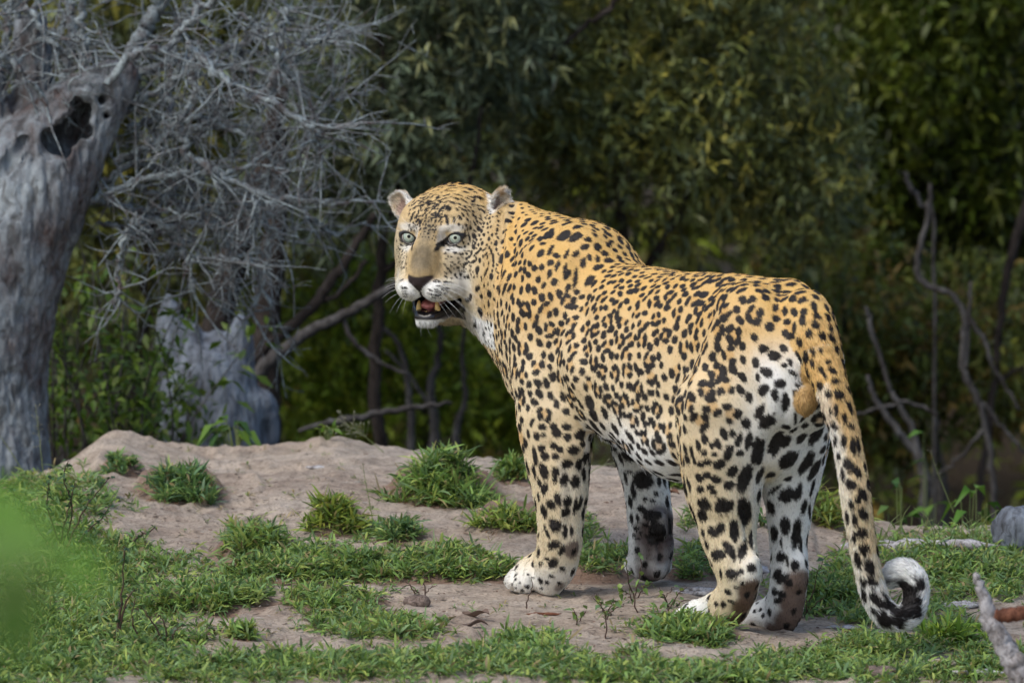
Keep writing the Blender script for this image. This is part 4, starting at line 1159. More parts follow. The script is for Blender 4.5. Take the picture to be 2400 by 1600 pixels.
HINDSP = [(270,360,55,50,0),(320,340,50,45,0),(388,370,70,55,20),(340,425,36,50,80),(373,462,46,40,0),(272,440,48,44,0),(500,315,80,60,-50),(478,410,75,60,-10),(592,360,180,84,-70),(695,340,110,38,-75),(300,545,90,72,20),(285,620,70,58,40),(415,550,110,64,-70),(478,560,85,60,-60),(585,580,120,78,80),(590,645,90,50,-80),(360,735,80,54,30),(415,715,75,58,-50),(512,725,140,60,85),(395,900,85,75,0),(478,860,130,50,60),(510,910,60,34,70),(578,865,130,54,-75),(632,790,150,28,88),(292,745,60,26,70),(320,830,60,24,65),(640,995,70,60,0),(495,1035,85,62,10),(560,1020,40,40,0),(420,1035,60,16,85),(350,955,60,18,60),(570,1108,36,26,0),(525,1135,36,24,0),(470,1163,60,34,20),(388,1248,32,34,0),(436,1252,36,38,0),(485,1228,34,24,0),(335,1305,28,14,-60),(300,1310,24,12,-60),(505,1240,26,20,0),(240,1290,22,10,-40),(200,1300,22,10,-40),(265,1330,20,10,-40),
(685,165,160,72,-80),(615,100,120,48,-80),(550,90,90,44,-70),(555,185,50,44,0),(440,45,90,50,70),(500,45,60,40,80),(305,85,70,46,70),(260,130,80,30,80),(355,135,50,34,70),(400,120,80,40,60),(475,180,100,60,-70),(300,182,44,36,0),(370,195,40,34,0),(215,180,80,24,80),(232,240,60,22,80),(275,262,50,36,0),(325,250,50,36,0),(412,262,80,60,-20),
(905,240,150,84,-40),(1030,250,170,58,-60),(1085,300,150,48,-60),(865,95,90,50,-60),(995,75,70,50,-50),(1090,60,150,58,-50),(770,340,60,50,0),(895,365,60,28,-20),(800,440,120,28,-35),(885,480,110,90,-30),(965,460,110,54,-70),(770,565,90,54,80),(875,700,110,60,85),(795,745,105,44,85),(950,745,200,58,-80),(985,840,120,22,88),(850,820,80,20,85),(845,915,75,58,80),(892,950,70,18,80),(945,975,70,54,70),(815,1035,80,44,-60),(855,1070,80,58,-40),(905,1100,50,46,0),(800,1160,40,48,0),(855,1180,60,48,20),(820,1225,50,34,0),(1010,560,100,34,-75),(1070,420,120,22,-75),(1050,600,90,24,85),(660,1300,30,16,-50),(700,1290,30,16,-50),(680,1240,28,14,-50),(720,1330,30,18,-50),(830,120,180,46,-62),
(1355,130,110,44,85),(1390,120,110,26,85),(1290,95,90,34,85),(1250,205,60,26,85),(1310,255,80,50,80),(1375,300,120,48,50),(1278,330,80,26,85),(1340,405,80,58,30),(1425,470,90,48,60),(1390,510,60,40,80),(1340,545,60,34,80),(1425,605,90,60,60),(1365,650,90,36,85),(1310,630,80,24,80),(1415,745,80,62,0),(1360,780,70,24,85),(1430,855,80,70,20),(1385,930,110,40,80),(1465,980,110,68,80),(1490,1085,80,56,20),(1425,1085,60,40,60),(1470,1060,60,20,60),(1430,1180,80,30,80),(1500,1190,100,58,60),(1575,1240,140,66,15),(1565,1360,120,88,60),(1665,1350,180,78,70),(1735,1200,160,88,75),(1685,1050,120,88,40),(1800,1315,90,78,-20),(1720,1300,100,80,60),(1800,1070,60,34,40),(1490,1290,60,30,60),(1570,1170,60,22,40),(1820,1230,50,30,60),(1835,1130,100,60,85),(1640,1010,110,70,70),(1620,1075,60,50,20),(1790,1260,100,60,60)]
px_spots(1550, 1000, 3.015, HINDSP, 1.22)
RUMPSP = [(870,1430,190,78,85),(1000,1340,240,58,-65),(935,1215,130,90,-40),(880,1140,110,50,-60),(1070,1070,120,58,-85),(1030,935,80,68,0),(990,1020,80,54,80),(905,985,90,64,-40),(925,850,90,64,30),(865,890,60,34,80),(1075,1360,90,58,-60),(1190,1335,80,58,-60),(1295,1290,190,68,-60),(1145,1030,120,20,82),(1145,1200,110,20,85),(1130,860,80,34,30),(1165,940,55,38,0),(1105,780,60,34,60),(985,730,80,64,10),(1055,675,70,46,40),(905,680,75,58,10),(850,785,75,54,70),
(1215,740,40,80,0),(1265,790,60,30,80),(1060,800,40,34,0),(1165,735,90,22,60),(1270,700,60,34,60),(1330,690,40,36,0),(1330,830,70,36,60),(1415,835,70,40,40),(1380,770,44,36,0),(1440,910,60,44,0),(1320,950,60,44,50),(1355,870,60,26,60),(1385,1010,66,48,60),(1465,1010,80,64,20),(1440,1130,100,30,88),(1400,1130,50,24,80),(1540,1095,100,36,70),(1500,1180,80,36,85),(1550,1240,60,44,0)]
px_spots(1500, 600, 3.137, RUMPSP, 1.16)
SHSP = [(235,305,36,26,30),(315,440,50,24,85),(380,475,46,30,-50),(335,330,26,30,0),(360,300,30,34,80),(400,320,46,30,-45),(520,318,54,28,-10),(595,325,60,36,-15),(580,395,84,52,-40),(650,405,84,44,-30),(665,340,50,34,-30),(708,465,54,36,0),(725,420,50,28,10),(735,530,46,28,70),(785,465,44,44,0),(785,540,32,40,0),(700,565,56,28,-80),(735,675,66,46,-70),(765,690,50,26,-60),(500,385,84,28,-80),(470,400,70,28,-80),(430,415,72,30,80),(435,505,42,44,0),(495,485,76,24,-65),(520,680,36,40,0),(490,630,52,28,-70),(455,700,36,26,-50),(540,580,70,24,-75),(585,600,70,20,-70),(600,635,70,32,-55),(650,655,110,26,-80),(605,715,60,26,-75),(690,570,50,24,80),(650,510,50,30,-60),(595,510,60,24,-65),(790,590,60,34,-30),(830,505,40,36,40),(855,550,50,32,-20)]
px_spots(1100, 400, 2.6125, SHSP, 1.18)
n_traced = len(SPOTS)

# ---- generated markings over the rest of the coat
def coat_zone(b, n):
    """spacing, half size and rosette share for a point in body space (h, l, z)"""
    h, l, z = b
    if toH(SO + h * HD + l * LF + [0, 0, z])[2] > -.10 and h > .15 and z > .44: return .013, .0042, 0
    if z < .12: return .026, .0075, 0
    if z < .30: return .030, .0118, .15
    if h < -.72: return .0185, .0088, 0
    if h < -.42: return .0196, .0100, .50
    if z > .585: return .0156, .0079, .05
    if h < -.08: return .0164, .0084, .44
    return .0168, .0086, .12
cells = {}
def near(c, r, own=False):
    k = tuple(np.floor(c / .03).astype(int))
    for dx in (-1, 0, 1):
        for dy in (-1, 0, 1):
            for dz in (-1, 0, 1):
                for q, rq in cells.get((k[0] + dx, k[1] + dy, k[2] + dz), ()):
                    if (q[0] - c[0]) ** 2 + (q[1] - c[1]) ** 2 + (q[2] - c[2]) ** 2 < (r * .5 + rq) ** 2: return True
    return False
def put(c, r):
    cells.setdefault(tuple(np.floor(c / .03).astype(int)), []).append((c, r))
for c, d, a, b_, k in SPOTS:
    for f in (-.6, 0, .6): put(c + d * a * f, max(b_ * 1.0, .0045) + .003)
rs = np.random.default_rng(5)
order = rs.permutation(len(BV))[:70000]
order = np.concatenate([order[:9000], order])
BB = toB(BV); HH = toH(BV)
ROS = []
# flow of the coat: direction hairs lie, blended from guides
GD = []
def guide(p, d, r=.12): GD.append((np.asarray(p, float), nrm(d), r))
dn = np.array([0, 0, -1.])
for h, z in ((.05, .62), (-.1, .6), (-.3, .6), (-.5, .6)):
    guide(LW(h, 0, z), -HD + dn * .05)
for s in (1, -1):
    for h, z, f in ((.1, .5, .8), (-.05, .5, .8), (-.2, .45, .6), (-.4, .45, .6), (-.55, .5, .8), (-.3, .3, .5), (-.66, .5, .8), (-.1, .35, .6)):
        guide(LW(h, .12 * s, z), -HD + dn * f)
guide(LW(.25, 0, .42), dn - HD * .2); guide(LW(.2, .1, .5), dn - HD * .5); guide(LW(.2, -.1, .5), dn - HD * .5)
guide(PY(1230, 600, .25), nrm(-HD + dn * .6)); guide(PY(1200, 500, .3), -HD + dn * .3); guide(PY(1170, 750, .33), dn * .9 - HD * .4)
for ch in (nf, ff, nh, fh):
    P_ = [PL(a, b, l) for a, b, l, r in ch]
    for i in range(1, len(P_) - 1): guide(P_[i], P_[i + 1] - P_[i - 1], .06)
for c, d in ((PNF, np.array([-1, -.1, -.25])), (PFF, np.array([-.1, 1, -.2])), (PNH, HD + dn * .2), (PFH, HD + dn * .2)):
    guide(c + np.array([0, 0, .03]), d, .045)
for i in range(1, len(TP) - 1): guide(TP[i], TP[i + 1] - TP[i - 1], .04)
guide(LW(-.72, 0, .42), dn, .07); guide(LW(-.68, .08, .4), dn - HD * .2, .07)
def hg(a, d, r=.045): guide(HW(*a), d[0] * _u + d[1] * _v + d[2] * _w, r)
hg((0, -.06, .08), (0, .5, -1), .025); hg((0, .0, .03), (0, .8, -.6), .03); hg((0, .06, .0), (0, .8, -.8), .04); hg((0, .09, -.05), (0, .1, -1), .05)
for s in (1, -1):
    hg((.045 * s, .03, .0), (.6 * s, .8, -.5), .03); hg((.07 * s, 0, -.03), (.8 * s, .1, -.8), .035); hg((.045 * s, -.03, .0), (.7 * s, -.4, -.6), .03)
    hg((.035 * s, -.10, .07), (.9 * s, -.6, -.6), .03); hg((.06 * s, -.09, -.03), (.6 * s, -.7, -.7), .04); hg((.08 * s, -.05, -.08), (.5 * s, -.6, -.8), .05)
    hg((.08 * s, .04, -.06), (.6 * s, .2, -.9), .04)
    hg((.10 * s, .07, -.10), (.5 * s, .8, .1), .03)
hg((0, -.165, .04), (0, -1, -.1), .03); hg((0, -.17, -.02), (0, -.9, -.6), .04)
GP = np.array([g[0] for g in GD]); GV = np.array([g[1] for g in GD]); GR = np.array([g[2] for g in GD])
def flow(P, Nn):
    D = np.zeros_like(P)
    for i in range(0, len(P), 40000):
        q = P[i:i + 40000]
        d2 = ((q[:, None] - GP[None]) ** 2).sum(-1) / GR[None] ** 2
        wgt = np.exp(-d2 * 1.2) + 1e-9 / (1e-3 + d2)
        D[i:i + 40000] = (wgt[..., None] * GV[None]).sum(1)
    D = D - Nn * (D * Nn).sum(-1, keepdims=True)
    return nrm(D)

od = flow(BV[order], BN[order])
for oi, vi in enumerate(order):
    c = BV[vi]; n = BN[vi]
    hh = HH[vi]
    face = hh[2] > -.06 and abs(hh[0]) < .11 and abs(hh[1]) < .2
    if face: continue
    sp, sz, ro = coat_zone(BB[vi], n)
    if n[2] < -.75 and c[2] < .06: continue
    if near(c, sp): continue
    d = od[oi]
    if oi < 9000 and rs.random() > ro * 1.5: continue
    if oi < 9000:
        # broken ring of blotches round a darker centre
        R = sp * .60
        t2 = np.cross(n, d); a0 = rs.random() * 6.28; m = rs.integers(3, 5)
        ok = not near(c, sp * 1.5)
        if ok:
            for j in range(m):
                a = a0 + j * 6.283 / m + rs.normal() * .2
                o_ = d * math.cos(a) * R * 1.25 + t2 * math.sin(a) * R
                tdir = nrm(-d * math.sin(a) * 1.2 + t2 * math.cos(a) + d * .5 * (1 if rs.random() < .5 else -1))
                SPOTS.append((c + o_, tdir, sz * rs.uniform(.85, 1.35), sz * rs.uniform(.6, .85), 1))
            put(c, R * 1.6); ROS.append((c, d, R * .95))
            continue
    SPOTS.append((c, nrm(d + t_ * .5) if (t_ := rs.normal(size=3) * .4) is not None else d, sz * rs.uniform(.9, 1.35), sz * rs.uniform(.68, .92), 1))
    if rs.random() < .10:       # a second blotch fused to the first
        t2 = np.cross(n, d)
        SPOTS.append((c + d * sz * rs.uniform(-1.2, 1.2) + t2 * sz * rs.choice([-1, 1]) * .8, d, sz * .8, sz * .6, 1))
    put(c, sp * .5)
print('spots', n_traced, len(SPOTS))

def coat_colour(P, Nn, jit=None):
    """albedo of the coat at surface points"""
    n_ = len(P)
    b = toB(P); h = toH(P)
    u, v, w = h.T
    hB, lB, z = b.T
    big = fbm(P, 14, 3, 1)
    tan = np.array([.600, .390, .150]); gold = np.array([.650, .405, .125]); cream = np.array([.680, .580, .400]); white = np.array([.79, .80, .78])
    col = np.tile(tan, (n_, 1))
    def mix(c, t):
        nonlocal col
        col = col * (1 - t[:, None]) + np.asarray(c) * t[:, None]
    nl = Nn @ LF; nh_ = Nn @ HD; nz = Nn[:, 2]
    mix(gold, sst(.3, .85, nz + big * .3) * .85)
    body = np.ones(n_)
    # sides pale towards the belly
    mix(cream, sst(.62, .38, z + big * .05) * .75)
    nearleg = sst(.40, .34, z) * np.maximum((hB > -.13) * sst(.03, .06, lB), (hB < -.45) * sst(.0, .03, lB))
    farleg = sst(.40, .34, z) * (1 - (nearleg > .01)) * ((hB > -.13) | (hB < -.45))
    mix(white, sst(.43, .325, z + big * .03 + .04 * sst(-.1, .3, nl)) * (1 - nearleg) * (1 - farleg))
    mix(white, farleg * np.maximum(sst(-.65, .0, nl), sst(.1, -.4, nh_)) * .95)
    mix(white, nearleg * sst(.05, -.40, nl) * .95)
    mix(white, nearleg * (hB > -.2) * sst(-.70, -.97, nh_) * sst(.32, .20, z) * .75)
    mix(cream, nearleg * sst(.36, .14, z) * .7)
    mix(white, sst(.075, .03, z) * nearleg * (hB > -.40) * .75)
    mix(white, sst(.075, .03, z) * (hB > -.54) * (hB < -.40) * .9)
    # rump: white seam under the tail and down the thighs
    rear = sst(-.60, -.70, hB) * sst(-.2, .5, -nh_)
    mix(white, rear * sst(.55, .46, z) * sst(.13, .06, np.abs(lB - .02)) * .92)
    mix(white, rear * sst(.42, .34, z) * .75)
    # chest and throat
    mix(white, sst(.16, .24, hB) * sst(.42, .32, z) * .45)
    # tail: pale under side, white end
    dT = np.full(n_, 9.); tT = np.zeros(n_)
    for i in range(len(TP)):
        d = ((P - TP[i]) ** 2).sum(1); m = d < dT; dT[m] = d[m]; tT[m] = i
    ontail = (dT < .05 ** 2) & (hB < -.72)
    tailv = sst(0, 5, tT) * ontail
    mix(tan, ontail * 1.0 * (tT < 12))
    mix(white, ontail * sst(.0, -.65, Nn[:, 0]) * sst(2, 4, tT) * (tT < 12) * .9)
    mix(cream, ontail * sst(2, 7, tT) * .7)
    mix(white, ontail * sst(8, 11, tT))
    # ---- head
    hm = sst(-.22, -.07, w) * (np.abs(u) < .15) * (np.abs(v) < .2)
    greyb = np.array([.185, .145, .085]); facet = np.array([.53, .385, .19]); facec = np.array([.57, .49, .345])
    mix(facet, hm)
    mix(gold, hm * sst(.055, .09, v) * .8)
    mix(facec, hm * sst(.06, -.02, v) * sst(.022, .05, np.abs(u)) * sst(.125, .07, np.abs(u)) * .85)
    mix(white, hm * sst(-.045, -.075, v) * sst(.03, .05, u) * sst(.035, .0, w) * .3)
    def blob(c, r, colr, k=1.0, soft=.5, mirror=True):
        for s in ((1, -1) if mirror else (1,)):
            d = np.sqrt(((u - c[0] * s) / r[0]) ** 2 + ((v - c[1]) / r[1]) ** 2 + ((w - c[2]) / r[2]) ** 2) + big * .12
            mix(colr, sst(1 + soft * .5, 1 - soft * .5, d) * k * hm)
    blob((0, -.036, .040), (.021, .036, .05), greyb, .85, .8)
    blob((0, .012, .01), (.026, .03, .04), facet * .85, .7, .8)                # nose bridge
    blob((0, -.002, .01), (.014, .030, .04), greyb * 1.3, .7, .8)
    blob((.042, .0200, .0), (.024, .0070, .03), white, .6, 1)                # over the eyes
    blob((.044, -.0195, .0), (.022, .0065, .03), white, .65, 1)
    blob((.025, .004, .01), (.006, .016, .03), white * .9, .55, .9)
    blob((.023, -.094, .065), (.030, .022, .04), white, .95, .5)              # muzzle
    blob((.040, -.094, .040), (.030, .022, .04), white * [.95, .93, .85], .75, .6)
    blob((.055, -.085, .0), (.03, .028, .03), white, .5, .8)
    blob((.060, -.125, -.02), (.04, .03, .05), facec, .7, .7)
    mot = vnoise(P, 420, 41) * .18 + vnoise(P * [1, 1, .5], 200, 42) * .20
    col *= (1 + mot * hm * (np.abs(u) < .05))[:, None]
    # chin
    mix(white, hm * sst(-.144, -.150, v) * sst(-.01, .005, w))
    mix(white * .9, hm * sst(-.130, -.142, v) * .3)
    # ears
    for (E, M), s, er in ((EARL, -1, (.0235, .029)), (EARR, 1, (.020, .037))):
        q = (P - E) @ M.T
        eq = np.linalg.norm(q[:, :2] / er, axis=1)
        near_e = sst(.047, .038, np.linalg.norm(q, axis=1)) * sst(1.30, 1.10, eq)
        inner = near_e * sst(-.002, .006, q[:, 2] + .25 * 0) * sst(.45, -.1, -(Nn @ M[2]))
        mix(np.array([.56, .49, .39]), near_e * .85)
        mix(np.array([.30, .20, .17]), near_e * sst(.75, .35, np.linalg.norm(q[:, :2] / er + [0, .25], axis=1)) * sst(.0, .5, Nn @ M[2]) * .85)
        rim = near_e * sst(.72, .9, eq)
        mix(white, rim * .7 * sst(-.3, .3, Nn @ M[2]))
    # earth-stained feet
    brown = np.array([.105, .052, .032]); pad = np.array([.085, .055, .052])
    st = big * .012
    def near_pts(pts, r, colr, k, cond=1.0):
        d = np.full(n_, 9.)
        for p in pts: d = np.minimum(d, np.linalg.norm(P - p, axis=1) / r)
        mix(colr, sst(1.15, .75, d + big * .25) * k * cond)
    backn = sst(-.25, .25, Nn @ np.array([.75, -.55, -.35]))
    near_pts([PL(1765, 1390, .078), PL(1752, 1425, .078), PL(1728, 1460, .078), PL(1690, 1478, .078)], .030, brown, .92)
    near_pts([PL(1872, 1370, -.05), PL(1865, 1410, -.05), PL(1852, 1445, -.05), PL(1838, 1475, -.05)], .034, brown, .92)
    near_pts([PL(1690, 1480, .078), PL(1838, 1484, -.05)], .020, brown * .3, .9)
    near_pts([PL(1545, 1225, -.11), PL(1535, 1265, -.11), PL(1530, 1300, -.11), PL(1525, 1330, -.11)], .040, pad, .88, sst(-.1, .35, -(Nn @ HD)))
    near_pts([PL(1532, 1250, -.11), PL(1528, 1290, -.11), PL(1525, 1335, -.11)], .052, pad, .85, sst(-.05, .40, -(Nn @ HD)))
    near_pts([PL(1525, 1350, -.11)], .030, pad * .2, .9)
    near_pts([PL(1347, 1290, .118)], .020, pad, .85)
    near_pts([PL(1318, 1385, .118)], .017, pad * 1.3, .7)
    # ---- dark markings
    kd = KDTree(n_)
    for i, p in enumerate(P.tolist()): kd.insert(p, i)
    kd.balance()
    # warm centres of the rosettes
    rose = np.zeros(n_)
    for c, d, R in ROS:
        hit = kd.find_range(c, R * 1.3)
        if not hit: continue
        ii = np.array([x[1] for x in hit]); dd = np.array([x[2] for x in hit])
        rose[ii] = np.maximum(rose[ii], sst(1.25, .7, dd / R))
    mix(np.array([.52, .30, .090]), rose * .60 * (1 - sst(.30, .24, z)))
    dark = np.zeros(n_)
    Pr = P @ np.array([[.8, .36, -.48], [-.6, .48, -.64], [0, .8, .6]])
    wob = vnoise(Pr, 150, 3) * .20 + vnoise(Pr, 420, 4) * .10
    for c, d, a, b2, k in SPOTS:
        R = max(a, b2) * 1.45 + .002
        hit = kd.find_range(c, R)
        if not hit: continue
        ii = np.array([x[1] for x in hit]); q = P[ii] - c
        al_ = q @ d; pe = np.sqrt(np.maximum((q ** 2).sum(1) - al_ ** 2, 0))
        dd = np.sqrt((al_ / a) ** 2 + (pe / b2) ** 2) + wob[ii]
        e = .12
        dark[ii] = np.maximum(dark[ii], sst(1 + e, 1 - e, dd))
    # no spots on lips, nose, pads, or the white end of the tail
    dark *= 1 - sst(.0, 1, (hm * sst(.020, .012, np.abs(u)) * (v < .0) * (v > -.090) * (w > .02)))
    for (E, M) in (EARL, EARR): dark *= sst(.030, .040, np.linalg.norm(P - E, axis=1)) * .85 + .15
    ink = np.array([.007, .005, .005])
    mix(ink, dark * .995)
    zt_ = PY(2120, 1362, -.6)[2]
    mix(white * 1.08, (ontail | (np.linalg.norm(P - TP[-2], axis=1) < .05)) * sst(12.5, 13.5, tT) * sst(zt_ - .004, zt_ + .014, z + big * .01) * .95)
    # scrotum: bare tan skin fur
    dS = np.linalg.norm((P - PY(1888, 940, -.550)) / np.array([.023, .025, .030]), axis=1)
    mix(np.array([.42, .27, .11]) * (1 + .15 * vnoise(P, 300, 50))[:, None], sst(1.04, .94, dS))
    # eye rims, tear marks, lips, nose
    for sd in (1, -1):
        x = u * sd - .0465; y = v + .0015 - x * .26
        hh_ = np.where(x < 0, 1 - (np.abs(x) / .0225) ** 1.7, 1 - (np.abs(x) / .0205) ** 1.9)
        rim = sst(.0026, .0010, np.abs(y) - .0108 * np.clip(hh_, -3, 1) - .0012) * (w > -.04) * (np.abs(x) < .025)
        mix(ink * 1.5, rim * hm)
        tx = np.abs(x + .0215 - (v + .014) * .25); 
        mix(ink * 1.6, hm * sst(.0042, .0022, tx) * sst(-.022, -.017, v) * sst(-.002, -.006, v) * (w > -.03))
    # nose leather: wide top, pinched below
    nz_w = np.interp(v, [-.092, -.084, -.075, -.067, -.062], [.003, .009, .020, .0262, .024])
    nose = sst(1.1, .92, np.abs(u) / nz_w) * sst(-.0620, -.0650, v + np.abs(u) * .10 * -1 + .0004) * sst(-.094, -.090, v) * sst(.052, .060, w) * hm
    mix(np.array([.022, .012, .013]), nose)
    mix(ink * 2, hm * sst(.0030, .0016, np.abs(u)) * sst(-.088, -.091, v) * sst(-.118, -.114, v) * (w > .05))
    return col, dark

def lip_mask(P, Nn):
    """black lips and the inside of the mouth, found from how deep a point lies between the jaws"""
    h = toH(P); u, v, w = h.T
    nu, nv, nw = (Nn @ HF.T).T
    inside = sst(-.1535, -.1495, v + .012 * sst(.018, .034, np.abs(u)) * sst(.03, .0, w)) * (v < -.117) * (v > -.164) * sst(.056, .051, np.abs(u)) * (w > -.055) * (w < .07) * 1.0
    def seg(a, b, r0, r1):
        nonlocal inside
        for s in (1, -1):
            A = np.array([a[0] * s, a[1], a[2]]); B = np.array([b[0] * s, b[1], b[2]]); BA = B - A
            t = np.clip(((h - A) @ BA) / (BA @ BA), 0, 1)
            d = np.linalg.norm(h - A - t[:, None] * BA, axis=1) - (r0 + (r1 - r0) * t)
            inside = np.maximum(inside, sst(.0032, .0012, d))
    seg((0, -.113, -.055), (0, -.117, .030), .024, .019)
    seg((0, -.124, -.045), (0, -.129, .040), .024, .018)
    seg((.030, -.114, -.040), (.018, -.118, .024), .017, .016)
    seg((.045, -.111, -.030), (.030, -.117, .012), .0145, .014)
    return inside

# ------------------------------------------------------------------ fur
def sample_surface(V, Q, n, wf):
    a, b, c, d = (V[Q[:, i]] for i in range(4))
    ar = .5 * (np.linalg.norm(np.cross(b - a, c - a), axis=1) + np.linalg.norm(np.cross(c - a, d - a), axis=1))
    cen = (a + b + c + d) / 4
    p = ar * wf(cen); p = np.cumsum(p); p /= p[-1]
    i = np.searchsorted(p, rng.random(n))
    s, t = rng.random(n)[:, None], rng.random(n)[:, None]
    w4 = ((1 - s) * (1 - t), s * (1 - t), s * t, (1 - s) * t)
    P = sum(w4[j] * V[Q[i, j]] for j in range(4)); Nn = nrm(sum(w4[j] * BN[Q[i, j]] for j in range(4)))
    return P, Nn, i

def fur_mat():
    m, nn, o = new_mat('leopard_fur')
    b = N(nn, 'ShaderNodeBsdfPrincipled', i_Roughness=.55)
    b.inputs['Specular IOR Level'].default_value = .10
    a = N(nn, 'ShaderNodeAttribute', attribute_name='col')
    nn.links.new(a.outputs['Color'], b.inputs['Base Color'])
    nn.links.new(b.outputs[0], o.inputs[0])
    return m

def make_fur(name, n, parent):
    towards = nrm(CAM - np.array([.2, -.1, .4]))
    fn = vnormals(BV, BF)
    fq = fn[BF[:, 0]]
    def wf(c):
        h = toH(c)
        hd = (np.abs(h[:, 0]) < .13) & (h[:, 2] > -.13) & (np.abs(h[:, 1]) < .18)
        return np.where(fq @ towards > -.3, 1.0, .30) * np.where(hd, 4.5, 1.0)
    P, Nn, qi = sample_surface(BV, BF, n, wf)
    Cc, dk = coat_colour(P, Nn)
    lm = lip_mask(P, Nn)
    h = toH(P); u, v, w = h.T; b = toB(P)
    hm = ((np.abs(u) < .108) & (w > -.12) & (np.abs(v) < .19)).astype(float)
    # bare skin: lips, mouth, nose leather, eyelids, eyeball bed
    bare = lm > .3
    nzw = np.interp(v, [-.094, -.084, -.075, -.067, -.058], [.003, .010, .021, .0275, .0275])
    bare |= (np.abs(u) < nzw) & (v > -.095) & (v < -.0635) & (w > .052)
    for s in (1, -1):
        bare |= (np.sqrt(((u - .047 * s) / .0185) ** 2 + (v / .0125) ** 2) < 1) & (w > -.03)
    ln = np.full(n, .0055)
    z = P[:, 2]
    ln = np.where((b[:, 0] > -.47) & (b[:, 0] < -.10) & (z < .38) & (z > .2) & (b[:, 1] < .085), .020, ln)
    ln = np.where(z < .26, .0068, ln); ln = np.where(z < .09, .0060, ln)
    ln = np.where((b[:, 0] < -.74), .0095, ln)
    dtip = np.linalg.norm(P - TP[-3], axis=1)
    ln = ln + .004 * sst(.16, .04, dtip)
    ln = np.where((hm > 0), .0042, ln)
    ln = np.where((hm > 0) & (np.abs(u) < .03) & (v > -.09) & (v < .02) & (w > .0), .0036, ln)
    ln = np.where((hm > 0) & (v > -.03) & (v < .03) & (w > -.01) & (np.abs(u) < .085), .0040, ln)
    ln = np.where((hm > 0) & (v < -.09) & (v > -.14) & (w > 0), .0045, ln)
    ln = np.where((hm > 0) & (v < -.15), .013, ln)
    ln = np.where((hm > 0) & (w < -.06) & (np.abs(u) > .05) & (v < .02), .0085, ln)
    for (E, M) in (EARL, EARR):
        dE = np.linalg.norm(P - E, axis=1)
        ln = np.where(dE < .042, .0085 * (1 + .6 * vnoise(P, 160, 61)), ln)
    keep = ~bare & ~((Nn[:, 2] < -.8) & (z < .02))
    P, Nn, Cc, ln = P[keep], Nn[keep], Cc[keep], ln[keep]
    m = len(P)
    D = flow(P, Nn)
    T2 = np.cross(Nn, D)
    clump = np.stack([vnoise(P, 70, 21), vnoise(P, 70, 22)], 1)
    lift = .38 + .10 * rng.standard_normal(m) + .12 * clump[:, 0]
    az = .22 * rng.standard_normal(m) + .30 * clump[:, 1]
    ln = ln * rng.uniform(.65, 1.25, m)
    dr = D * np.cos(az)[:, None] + T2 * np.sin(az)[:, None]
    K = 4
    t = np.linspace(0, 1, K)
    pts = np.empty((m, K, 3), np.float32)
    for k in range(K):
        tt = t[k]
        up_ = np.sin(lift) * (tt - .38 * tt * tt)
        al_ = np.cos(lift) * tt
        pts[:, k] = P - Nn * .0008 + (Nn * up_[:, None] + dr * al_[:, None]) * ln[:, None]
        pts[:, k, 2] -= .06 * ln * tt * tt
    rad = np.array([1.0, .95, .7, .15])[None] * (.00030 * rng.uniform(.8, 1.25, m) * np.where(ln < .006, .75, 1.0))[:, None]
    Cc = np.clip(Cc * (1 + .30 * rng.standard_normal(m) + .22 * vnoise(P, 230, 44) + .12 * vnoise(P, 90, 45))[:, None] * (1 + .03 * rng.standard_normal((m, 3))), .003, .85)
    hc = bpy.data.hair_curves.new(name)
    hc.add_curves([K] * m)
    hc.attributes['position'].data.foreach_set('vector', (pts - np.array(parent.location, np.float32)).ravel())
    ra = hc.attributes.get('radius') or hc.attributes.new('radius', 'FLOAT', 'POINT')
    ra.data.foreach_set('value', rad.astype(np.float32).ravel())
    ca = hc.attributes.new('col', 'FLOAT_COLOR', 'CURVE')
    c4 = np.ones((m, 4), np.float32); c4[:, :3] = Cc
    ca.data.foreach_set('color', c4.ravel())
    hc.materials.append(fur_mat())
    o = bpy.data.objects.new(name, hc)
    return link(o, parent)

leopard = empty('leopard', (.30, -.10, 0))
tag(leopard, 'spotted leopard standing on the sandy mound, head turned back, mouth half open', 'leopard')
bcol, _dk = coat_colour(BV, BN)
lm = lip_mask(BV, BN)[:, None]
bcol = bcol * (1 - lm) + np.array([.010, .008, .010]) * lm
m, nn, o = new_mat('leopard_skin')
b = N(nn, 'ShaderNodeBsdfPrincipled', i_Roughness=.6)
a = N(nn, 'ShaderNodeAttribute', attribute_name='col')
gl = N(nn, 'ShaderNodeAttribute', attribute_name='wet')
mr = N(nn, 'ShaderNodeMapRange'); mr.inputs['To Min'].default_value = .75; mr.inputs['To Max'].default_value = .24
nn.links.new(gl.outputs['Fac'], mr.inputs['Value']); nn.links.new(mr.outputs[0], b.inputs['Roughness'])
nn.links.new(a.outputs['Color'], b.inputs['Base Color']); nn.links.new(b.outputs[0], o.inputs[0])
_h = toH(BV)
wet = np.maximum(lm[:, 0], ((np.abs(_h[:, 0]) < .03) & (_h[:, 1] > -.099) & (_h[:, 1] < -.064) & (_h[:, 2] > .055)) * (bcol.mean(1) < .08) * .35)
wet = np.maximum(wet, (np.abs(np.abs(_h[:, 0]) - .047) < .022) * (np.abs(_h[:, 1]) < .015) * (_h[:, 2] > -.03) * .8)
body = mesh_np('body', BV, BF, m, leopard, attrs={'col': bcol, 'wet': np.repeat(wet[:, None], 3, 1)})
NFUR = globals().get('NFUR', 430000)
fur = make_fur('fur', NFUR, leopard)

